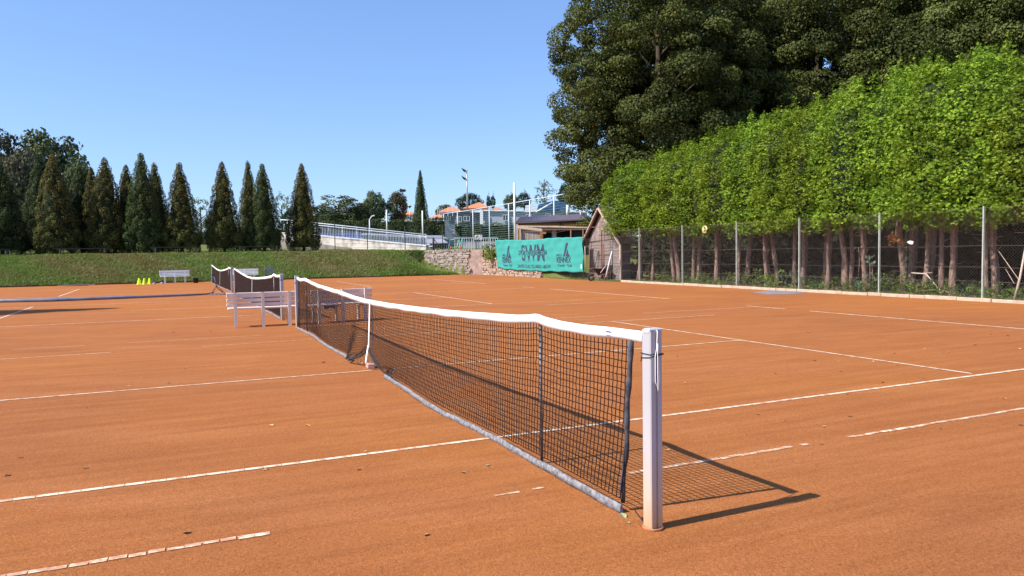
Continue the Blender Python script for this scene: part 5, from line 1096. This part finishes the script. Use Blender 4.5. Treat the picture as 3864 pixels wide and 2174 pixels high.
# floodlight masts and lamps
t = thing('floodlight_mast', 'tall floodlight mast with two dark lamps on one side, against the sky', 'floodlight', A(1764, 800, 125)); a, b_ = A(1764, 800, 125), A(1761, 640, 125); m = MB(); m.tube([a, b_], [.16, .10], 8); m.build('mast', M_steel, t, world=True)
for y in (642, 672):
    p = A(1760, y, 125); q = A(1755, y+1, 125); m = MB(); m.tube([p, q], .06, 6); m.prism([q+Vector((-.65, -.2, .45)), q+Vector((.15, -.2, .0)), q+Vector((.05, -.2, -.35)), q+Vector((-.35, -.2, -.1))], (0, .45, 0)); m.build('lamp', M_dark, t, world=True)
def lamp(lb, x, yb, yt, Y, w=.5, kind=0):
    t = thing('street_lamp', lb, 'lamp', A(x, yb, Y)); a, b_ = A(x, yb, Y), A(x, yt, Y); b_.x = a.x; m = MB(); m.tube([a, b_], [.07, .05], 8); m.build('pole', M_rail if kind == 2 else M_steel, t, world=True)
    m = MB()
    if kind == 0: m.box(b_+Vector((-.15, 0, .1)), (w, .3, .4), Matrix.Rotation(.3, 3, 'Y')); m.box(b_+Vector((.2, .1, .1)), (.3, .3, .3))
    elif kind == 1: m.lathe([(.05, 0), (.30, .28), (.32, .34), (0, .36)], b_, 10)
    else: m.tube([b_, b_+Vector((.22, 0, .26))], .05, 6); m.box(b_+Vector((.32, 0, .32)), (.3, .2, .1), Matrix.Rotation(-.3, 3, 'Y'))
    m.build('head', M_dark if kind == 0 else M_pole if kind == 2 else M_steel, t, world=True)
lamp('thin lamp post with a dark square head at the right of the reddish tree', 1523, 850, 722, 97, .5, 0)
lamp('small lamp post with a cup-shaped head left of the tall cypress', 1547, 850, 786, 100, .5, 1)
lamp('short white bent lamp standing behind the ramp railing', 1396, 900, 828, 68, .3, 2)
# ---------------------------------------------------------------- ramp with railing
# ramp turned off the line of the bank so its wall catches the sun
def R_(x, y): return A(x, y, 66-(x-1060)/548*8)
def rl(x): return 844+.107*(x-1215)
def rb_(x): return 888.5+.0957*(x-1215)
def wt(x): return 892+.094*(x-1215)
def wb(x): return 915+.09*(x-1215)
t = thing('ramp_wall', 'stained whitewashed concrete side of the ramp, sloping down to the right', 'wall', R_(1330, 945))
m = MB(); m.prism([R_(1060, wt(1060)), R_(1608, wt(1608)), R_(1608, 965), R_(1060, 965)], (0, .35, 0)); m.build('concrete', M_wash, t, world=True)
m = MB(); m.prism([R_(1060, wt(1060)-1.5)+Vector((0, -.05, 0)), R_(1608, wt(1608)-1.5)+Vector((0, -.05, 0)), R_(1608, wt(1608)+2)+Vector((0, -.05, 0)), R_(1060, wt(1060)+2)+Vector((0, -.05, 0))], (0, .5, 0)); m.build('coping', M_wash, t, world=True)
m = MB(); m.prism([R_(1060, wb(1060))+Vector((0, -.06, 0)), R_(1215, wb(1215))+Vector((0, -.06, 0)), R_(1540, wb(1540))+Vector((0, -.06, 0)), R_(1540, 965)+Vector((0, -.06, 0)), R_(1060, 965)+Vector((0, -.06, 0))], (0, .05, 0)); m.build('footing', noisy('grey_footing', (.16, .14, .13), (.28, .25, .22), 2, .9), t, world=True)
t = thing('railing', 'long pale blue-grey metal railing with upright bars along the ramp', 'railing', R_(1330, 915))
def ra_(x): return rl(x)+7.5-1.2*(x-1060)/548
m = MB(); m.tube([R_(1050, rl(1090)-1), R_(1090, rl(1090)), R_(1608, rl(1608))], .045, 8); m.build('top_rail', M_rail, t, world=True)
m = MB(); m.bar(R_(1094, ra_(1094)), R_(1608, ra_(1608)), .04, .05); m.build('upper_rail', M_rail, t, world=True)
m = MB(); m.bar(R_(1094, rb_(1094)), R_(1608, rb_(1608)), .04, .05); m.build('lower_rail', M_rail, t, world=True)
posts = [1084, 1094, 1190, 1241, 1292, 1346, 1401, 1460, 1521, 1585, 1608]
for x in posts: m = MB(); a, b_ = R_(x, rl(x)), R_(x, rb_(x)+6); b_.x, b_.y = a.x, a.y; m.tube([a, b_], .032, 6); m.build('post', M_rail, t, world=True)
x = 1098.0
while x < 1606:
    a, b_ = R_(x, ra_(x)), R_(x, rb_(x)); b_.x, b_.y = a.x, a.y; m = MB(); m.bar(a, b_, .035, .02, (0, 1, 0)); m.build('bar', M_rail, t, world=True); x += 5.95
# blue sheets and huts behind the railing
m = MB(); m.prism([A(1062, 880, 66), A(1360, 880, 66), A(1360, 905, 66), A(1062, 893, 66)], (0, .3, 0)); o = m.build('pool_cover', M_blue, world=True); tag(o, 'deep blue plastic sheeting behind the left part of the ramp railing', 'cover')
t = thing('pool_hall', 'low building with a flat pale blue-grey roof behind the right part of the railing', 'building', A(1520, 945, 76))
m = MB(); m.prism([A(1350, 893, 74), A(1700, 905, 74), A(1700, 955, 74), A(1350, 955, 74)], (0, 5, 0)); m.build('wall', M_facade, t, world=True)
m = MB(); m.prism([A(1350, 888, 73), A(1690, 903, 73), A(1672, 897, 79), A(1380, 884, 79)], (0, 0, .12)); m.build('roof', noisy('pale_roof', (.20, .22, .28), (.30, .32, .40), 1, .8, b=0), t, world=True)
t = thing('low_hut', 'low hut with a pale flat roof and barred dark front, left of the teal frames', 'hut', A(1650, 945, 64))
m = MB(); m.prism([A(1612, 922, 64), A(1686, 920, 64), A(1686, 955, 64), A(1612, 955, 64)], (0, 3, 0)); m.build('wall', noisy('hut_wall', (.10, .09, .10), (.18, .16, .17), 3, .9), t, world=True)
m = MB(); m.prism([A(1608, 921, 63.6), A(1690, 918, 63.6), A(1670, 903, 67), A(1608, 903, 67)], (0, 0, .06)); m.build('roof', noisy('hut_roof', (.24, .25, .30), (.34, .35, .40), 2, .8, b=0), t, world=True)
for x in range(1622, 1686, 9): m = MB(); m.bar(A(x, 923, 63.9), A(x, 950, 63.9), .05, .04, (0, 1, 0)); m.build('bar', M_rail, t, world=True)
for x, y, w, c_, lb in ((1615, 923, 11, 0, 'upper white block of the pile at the foot of the railing'), (1625, 930, 12, 0, 'right white block of the pile at the foot of the railing'), (1600, 930, 11, 0, 'left white block of the pile at the foot of the railing'), (1613, 930, 8, 1, 'blue block between the white ones at the foot of the railing'), (1570, 925, 8, 1, 'blue block behind the lower end of the railing'), (1560, 923, 9, 0, 'white block behind the lower end of the railing')):
    m = MB(); m.box(A(x, y, 62.5 if x > 1608 else 66), (w*.03, .3, .11), bev=.01); tag(m.build('float_block', M_blue if c_ else M_pole, world=True), lb, 'block')
t = thing('grey_fence', 'row of thin grey palings above the low hut', 'fence', A(1650, 905, 78)); m = MB()
for x in range(1612, 1672, 3): m.bar(A(x, 889, 78), A(x, 905, 78), .04, .03, (0, 1, 0))
m.bar(A(1610, 890, 78), A(1675, 890, 78), .05, .05); m.build('palings', M_rail, t, world=True)
# ---------------------------------------------------------------- wire fence on the bank, black gate post
t = thing('wire_fence', 'thin dark wire fence along the top of the bank right of the lone conifer', 'fence', C(51.3, 11, 1.8))
fx = [(1262, 840, 941), (1385, 848, 944), (1527, 852, 950), (1669, 850, 950), (1196+600, 893, 948), (1814, 846, 948)]
tops = []
for x, yt, yb in fx:
    v, zt = onu(x, yt, 51.3); z0 = terr(51.3, v); m = MB(); m.tube([C(51.3, v, z0-.1), C(51.3, v, zt)], .032, 6); m.build('post', M_dgreen, t, world=True); tops.append((v, zt))
m = MB()
for hh in (.3, .6, .9, 1.2): m.tube([C(51.3, v, terr(51.3, v)+hh) for v, _ in tops], .006, 4)
m.build('wire', M_dgreen, t, world=True)
t = thing('gate_post', 'thick black post with a sloping brace above the left end of the stone wall', 'post', C(50, 15.4, 1.8))
v, zt = onu(1635, 897, 50.0); m = MB(); m.tube([C(50, v, 1.75), C(50, v, zt)], .075, 8); m.build('post', M_dark, t, world=True); v2, z2 = onu(1672, 948, 50.0); m = MB(); m.tube([C(50, v+.03, zt-.1), C(50, v2, 1.8)], .035, 6); m.build('brace', M_rust, t, world=True)
# low wooden rails in front of the conifers
def low_rail(lb, x0, x1, y, u, h=.42):
    v0, z0 = onu(x0, y, u); v1, z1 = onu(x1, y-1, u); t = thing('wooden_rail', lb, 'rail', C(u, (v0+v1)/2, terr(u, v0)), 0, 'low dark rails in front of the conifers')
    m = MB(); m.bar(C(u, v0, z0), C(u, v1, z1), .10, .06); m.build('beam', M_bark2, t, world=True)
    n = max(2, int(abs(v1-v0)/2.2)+1)
    for k in range(n): f = (k+.12)/(n-.76) if n > 1 else .5; f = min(.97, f); v = v0+(v1-v0)*f; m = MB(); m.bar(C(u, v, terr(u, v)-.1), C(u, v, z0+(z1-z0)*f), .11, .11, (0, 1, 0)); m.build('post', M_bark2, t, world=True)
low_rail('dark low wooden rail at the left edge before the conifers', -60, 37, 942, 51.2)
low_rail('dark low wooden rail before the brown and olive conifers', 205, 413, 939, 51.2)
low_rail('dark low wooden rail before the right end of the long conifer row', 567, 757, 934, 51.2)
low_rail('dark low wooden rail before the group of three conifers', 888, 1059, 931, 51.2)
# ---------------------------------------------------------------- ball-stop fence, goals, buildings, houses
t = thing('ball_stop_fence', 'very tall pale steel ball-stop fence with close horizontal wires, running towards the tall linden', 'fence', A(1860, 905, 90))
bx = [(1674, 807), (1726, 800), (1784, 792), (1846, 780), (1919, 769), (1999, 755), (2090, 740), (2190, 722)]; Bp = []
for x, y in bx:
    d = (953-4*(x-1674)/400-y); Y = 100*146/d if x > 1674 else 100; P = A(x, y, Y); Bp.append((P, x))
for P, x in Bp:
    z0 = 3.0; m = MB(); m.tube([(P.x, P.y, 2.2), P], .06, 8); m.build('post', M_rail, t, world=True)
m = MB(); m.tube([p for p, _ in Bp], .045, 6); m.build('top_rail', M_rail, t, world=True)
m = MB(); P0 = []; P1 = []
for k in range(19):
    for (a, _), (b_, _) in zip(Bp, Bp[1:]): dz = .25*k+.22; P0.append(a-Vector((0, 0, dz))); P1.append(b_-Vector((0, 0, dz)))
V, F = prisms(P0, P1, .016, 4); V = V-np.array(t.location); np_mesh('horizontal_wires', V, F, noisy('teal_wire', (.10, .18, .18), (.18, .27, .28), 3, .6, b=0), t)
def building(name, lb, x0, x1, yt0, yt1, yb, Y, dep, mw, roof=None, rh=0, cat='building'):
    t = thing(name, lb, cat, A((x0+x1)/2, yb, Y)); q = [A(x0, yb, Y), A(x1, yb, Y), A(x1, yt1, Y), A(x0, yt0, Y)]; q[1].z = q[0].z; m = MB(); m.prism(q, (0, dep, 0)); m.build('wall', mw, t, world=True); return t
def window(t, x0, x1, y0, y1, Y, frame=M_pole):
    m = MB(); m.prism([A(x0, y1, Y), A(x1, y1, Y), A(x1, y0, Y), A(x0, y0, Y)], (0, .05, 0)); g = m.build('window', M_glass, t, world=True)
    m = MB()
    for a, b_ in (((x0, y0), (x1, y0)), ((x0, y1), (x1, y1)), ((x0, y0), (x0, y1)), ((x1, y0), (x1, y1)), (((x0+x1)/2, y0), ((x0+x1)/2, y1))): m.bar(A(a[0], a[1], Y-.04), A(b_[0], b_[1], Y-.04), .06, .09, (0, 1, 0))
    m.build('frame', frame, g, world=True)
t = building('clubhouse', 'pale blue-grey flat-roofed clubhouse behind the ball-stop fence', 1818, 2215, 794, 800, 920, 118, 14, M_facade)
m = MB(); m.prism([A(1815, 796, 117.6), A(2215, 802, 117.6), A(2215, 799, 117.6), A(1815, 791, 117.6)], (0, 15, 0)); m.build('roof', M_pole, t, world=True)
window(t, 1898, 1917, 811, 833, 117.8); window(t, 1985, 2003, 810, 822, 117.8); window(t, 2060, 2076, 806, 820, 117.8)
m = MB(); m.bar(A(1817, 792, 117.5), A(1817, 846, 117.5), .5, .3, (0, 1, 0)); m.build('corner_pillar', M_pole, t, world=True)
t = building('annex', 'dark glazed annex at the left end of the clubhouse', 1668, 1816, 808, 798, 905, 119, 8, M_fac2)
m = MB(); m.prism([A(1655, 806, 118.5), A(1778, 798, 118.5), A(1778, 795, 118.5), A(1655, 803, 118.5)], (0, 9, 0)); m.build('roof', M_fac2, t, world=True)
m = MB(); m.prism([A(1772, 801, 117.4), A(1818, 801, 117.4), A(1818, 790, 117.4), A(1790, 794, 117.4)], (0, 3, 0)); m.build('canopy', M_pole, t, world=True)
window(t, 1686, 1700, 815, 832, 118.8, M_steel); window(t, 1722, 1742, 818, 838, 118.8); window(t, 1750, 1772, 816, 834, 118.8); window(t, 1785, 1806, 806, 840, 118.8, M_fac2)
t = thing('blue_awning', 'dark blue stretched awning with a pale diagonal strut behind the ball-stop fence', 'awning', A(2080, 800, 100))
m = MB(); m.prism([A(2024, 800, 100), A(2032, 772, 100), A(2090, 757, 100), A(2150, 765, 100), A(2150, 800, 100)], (0, .1, 0)); m.build('sheet', noisy('awning_blue', (.02, .06, .14), (.05, .13, .26), 1.2, .8), t, world=True)
m = MB(); m.tube([A(2022, 801, 99.5), A(2085, 765, 99.5)], .12, 6); m.build('strut', M_pole, t, world=True)
m = MB(); m.box(A(2003, 788, 112), (1.6, 1, 1.0)); tag(m.build('roof_unit', M_pole, world=True), 'white boxy unit standing on the clubhouse roof', 'roof unit')
# stairs
t = thing('stair', 'light metal stair with handrails climbing at the left end of the ball-stop fence', 'stair', A(1705, 895, 92))
m = MB()
for k in range(9): f = k/8; p = A(1688+36*f, 852+42*f, 92); m.box(p, (1.0, .4, .08))
m.build('steps', M_conc, t, world=True)
for dy, nm in ((0, 0), (10, 1)): m = MB(); m.tube([A(1686+dy*.4, 840+dy, 91), A(1702+dy*.3, 866+dy, 91), A(1712, 868+dy, 91), A(1724, 888+dy*.5, 91)], .05, 6); m.build('handrail', M_rail, t, world=True)
# teal goal frames
def teal(lb, xs, Y):
    t = thing('goal_frame', lb, 'frame', A(xs[0][0], 948, Y), 0, 'teal steel frames beyond the wall'); m = MB()
    for a, b_ in zip(xs, xs[1:]): m.tube([A(a[0], a[1], Y), A(b_[0], b_[1], Y)], .05, 6)
    m.build('tube_frame', M_gate, t, world=True)
    m = MB(); x_, y_ = xs[1]; 
    for k in range(4): m.bar(A(x_+3, y_+6+k*5, Y+.1), A(x_+22-k*3, y_+9+k*6, Y+.1), .05, .03)
    m.build('ladder', M_gate, t, world=True); return t
teal('left teal steel frame beyond the stone wall', [(1690, 950), (1700, 905), (1733, 902), (1722, 950)], 58); teal('right teal steel frame beyond the stone wall', [(1728, 950), (1745, 900), (1742, 950), (1755, 948)], 57.5)
t = thing('low_mesh_fence', 'low grey bar fence beyond the stone wall, right of the teal frames', 'fence', A(1800, 948, 59)); m = MB()
for x in range(1716, 1880, 9): m.bar(A(x, 897, 59), A(x, 950, 59), .04, .03, (0, 1, 0))
m.bar(A(1714, 898, 59), A(1880, 898, 59), .05, .05); m.bar(A(1714, 930, 59), A(1880, 932, 59), .05, .05); m.build('bars', M_rail, t, world=True)
m = MB(); m.prism([A(1740, 912, 66), A(1935, 912, 66), A(1935, 960, 66), A(1740, 960, 66)], (0, .3, 0)); tag(m.build('block_wall', noisy('block_wall', (.30, .29, .32), (.42, .41, .45), 3, .9), world=True), 'low grey block wall behind the bar fence, left of the cabin', 'wall')
for x, c_ in ((1702, 0), (1737, 0)):
    m = MB(); m.box(A(x, 939, 57), (.16, .08, .26), bev=.04); m.box(A(x, 933, 57), (.12, .08, .12), bev=.03); tag(m.build('toy', noisy('red_plastic', (.60, .10, .08), (.75, .2, .15), 5, .6), world=True), 'small red play figure on the left teal frame' if x == 1702 else 'small red play figure on the right teal frame', 'toy')
t = thing('heat_pump', 'white outdoor air unit above the grey wall, left of the tall white pole', 'air unit', A(1806, 905, 62)); m = MB(); m.box(A(1806, 896, 62), (.62, .35, .42), bev=.02); m.build('case', M_pole, t, world=True); m = MB(); m.lathe([(0, 0), (.13, 0), (.15, .02)], n=14); m.v = [Vector((q.x, -q.z, q.y))+A(1806, 896, 62)+Vector((-.08, -.18, 0)) for q in m.v]; m.build('fan', M_steel, t, world=True)
def house(lb, x0, x1, xr0, xr1, yr, ye, yb, Y, dep=9):
    t = thing('house', lb, 'house', A((x0+x1)/2, yb, Y)); a, b_ = A(x0, ye, Y), A(x1, ye, Y); b_.z = a.z; r0, r1 = A(xr0, yr, Y+dep/2), A(xr1, yr, Y+dep/2); r1.z = r0.z
    q = [A(x0+4, yb, Y), A(x1-4, yb, Y)]; q[1].z = q[0].z; m = MB(); m.prism([q[0], q[1], b_-Vector((.4, 0, 0)), a+Vector((.4, 0, 0))], (0, dep, 0)); m.build('wall', M_wash, t, world=True)
    c, d = a+Vector((0, dep, 0)), b_+Vector((0, dep, 0)); f_ = Vector((0, -.4, 0)); m = MB(); m.add([a+f_, b_+f_, r1, r0, c, d], [(0, 1, 2, 3), (5, 4, 3, 2), (1, 5, 2), (4, 0, 3)]); rf = m.build('roof', M_tile, t, world=True); s = rf.modifiers.new('s', 'SOLIDIFY'); s.thickness = .2
    return t
house('red-roofed house left of the floodlight mast, lower of the two near ones', 1655, 1745, 1700, 1706, 779, 800, 850, 140)
house('red-roofed house right of the floodlight mast', 1745, 1848, 1806, 1812, 764, 786, 850, 135)
house('far red roof low between the reddish tree and the cypress', 1500, 1562, 1515, 1550, 800, 810, 850, 170)
house('sliver of red roof right of the two slim dark conifers', 1850, 1900, 1865, 1885, 785, 793, 840, 150)
house('long red roof sloping low at the left of the ball-stop fence', 1620, 1690, 1680, 1690, 800, 822, 870, 128)
t = thing('picket_row', 'row of thin tall stakes before the left red roofs', 'fence', A(1640, 830, 115))
for x in (1608, 1618, 1629, 1640, 1652, 1660, 1668, 1690, 1708): m = MB(); m.bar(A(x, 835 if x < 1660 else 815, 115), A(x, 800-(x-1608)*.22, 115), .09, .09, (0, 1, 0)); m.build('stake', M_rail, t, world=True)
# grey tarpaulins behind the fence at the shed
def tarp(lb, x0, x1, y0, y1, v):
    m = MB(); a = onv(x0, y0, v); b_ = onv(x1, y1, v); nx, nz_ = 14, 8
    for i in range(nx+1):
        for j in range(nz_+1): u = a[0]+(b_[0]-a[0])*i/nx; z = a[1]*(1-j/nz_)*(1-.25*math.sin(i*.9)**2)+.02; m.v.append(C(u, v+.05*math.sin(i*1.3+j)+(.25*j/nz_)*-1, z))
    for i in range(nx):
        for j in range(nz_): m.f.append((i*(nz_+1)+j, i*(nz_+1)+j+1, (i+1)*(nz_+1)+j+1, (i+1)*(nz_+1)+j)); m.sm.append(True)
    tag(m.build('tarpaulin', M_tarp, world=True), lb, 'tarpaulin')
tarp('bluish grey tarpaulin hanging beside the old shed behind the fence', 2372, 2440, 985, 1058, 21.0); 0 and tarp('low crumpled dark tarpaulin heap between shed and first thuja trunk', 2400, 2462, 1022, 1065, 19.2)
# thicket added behind the thujas: deep shade put into its near-black colours
rr = np.random.default_rng(77); cl = []
for u in np.arange(1, 36, .55):
    for z in np.arange(.2, 4.6, .55): cl.append(((0*u+(OX+u*UX+(24.5+rr.uniform(-.5, .5)+.25*math.sin(u*2))*VX), OY+u*UY+(24.5+rr.uniform(-.5, .5))*VY, z), (.5, .5, .42), (-VX, -VY, .2)))
Q, T = clump_crown(cl, 26, .26, rr, 'leaf', outb=.2, shell=.3, asp=.7, jit=.5); V, F = quads(Q)
t = thing('thicket', 'dark thicket added as backdrop between the thuja trunks, deep shade in its colour', 'thicket', (0, 0, 0)); np_mesh('foliage', V, F, leafmat('thicket_shade_leaves', (.006, .008, .005), (.020, .022, .012), trans=.1), t, {'tint': T})
m = MB(); m.prism([C(1, 24.9, -.1), C(36, 24.9, -.1), C(36, 24.9, 4.4), C(1, 24.9, 4.4)], C(0, 25.6, 0)-C(0, 24.9, 0)); m.build('shade_core', M_core, t, world=True)
soil = MB(); soil.add([C(3, 18.3, .015), C(3, 24.6, .015), C(31, 24.6, .015), C(31, 18.3, .015)], [(3, 2, 1, 0)]); o = struct(soil.build('soil_strip', noisy('needle_litter', (.045, .032, .022), (.13, .09, .06), 3, .95, b=.6, bd=.03), world=True)); o.location.z = .015
if o.data.polygons[0].normal.z < 0: o.data.flip_normals()
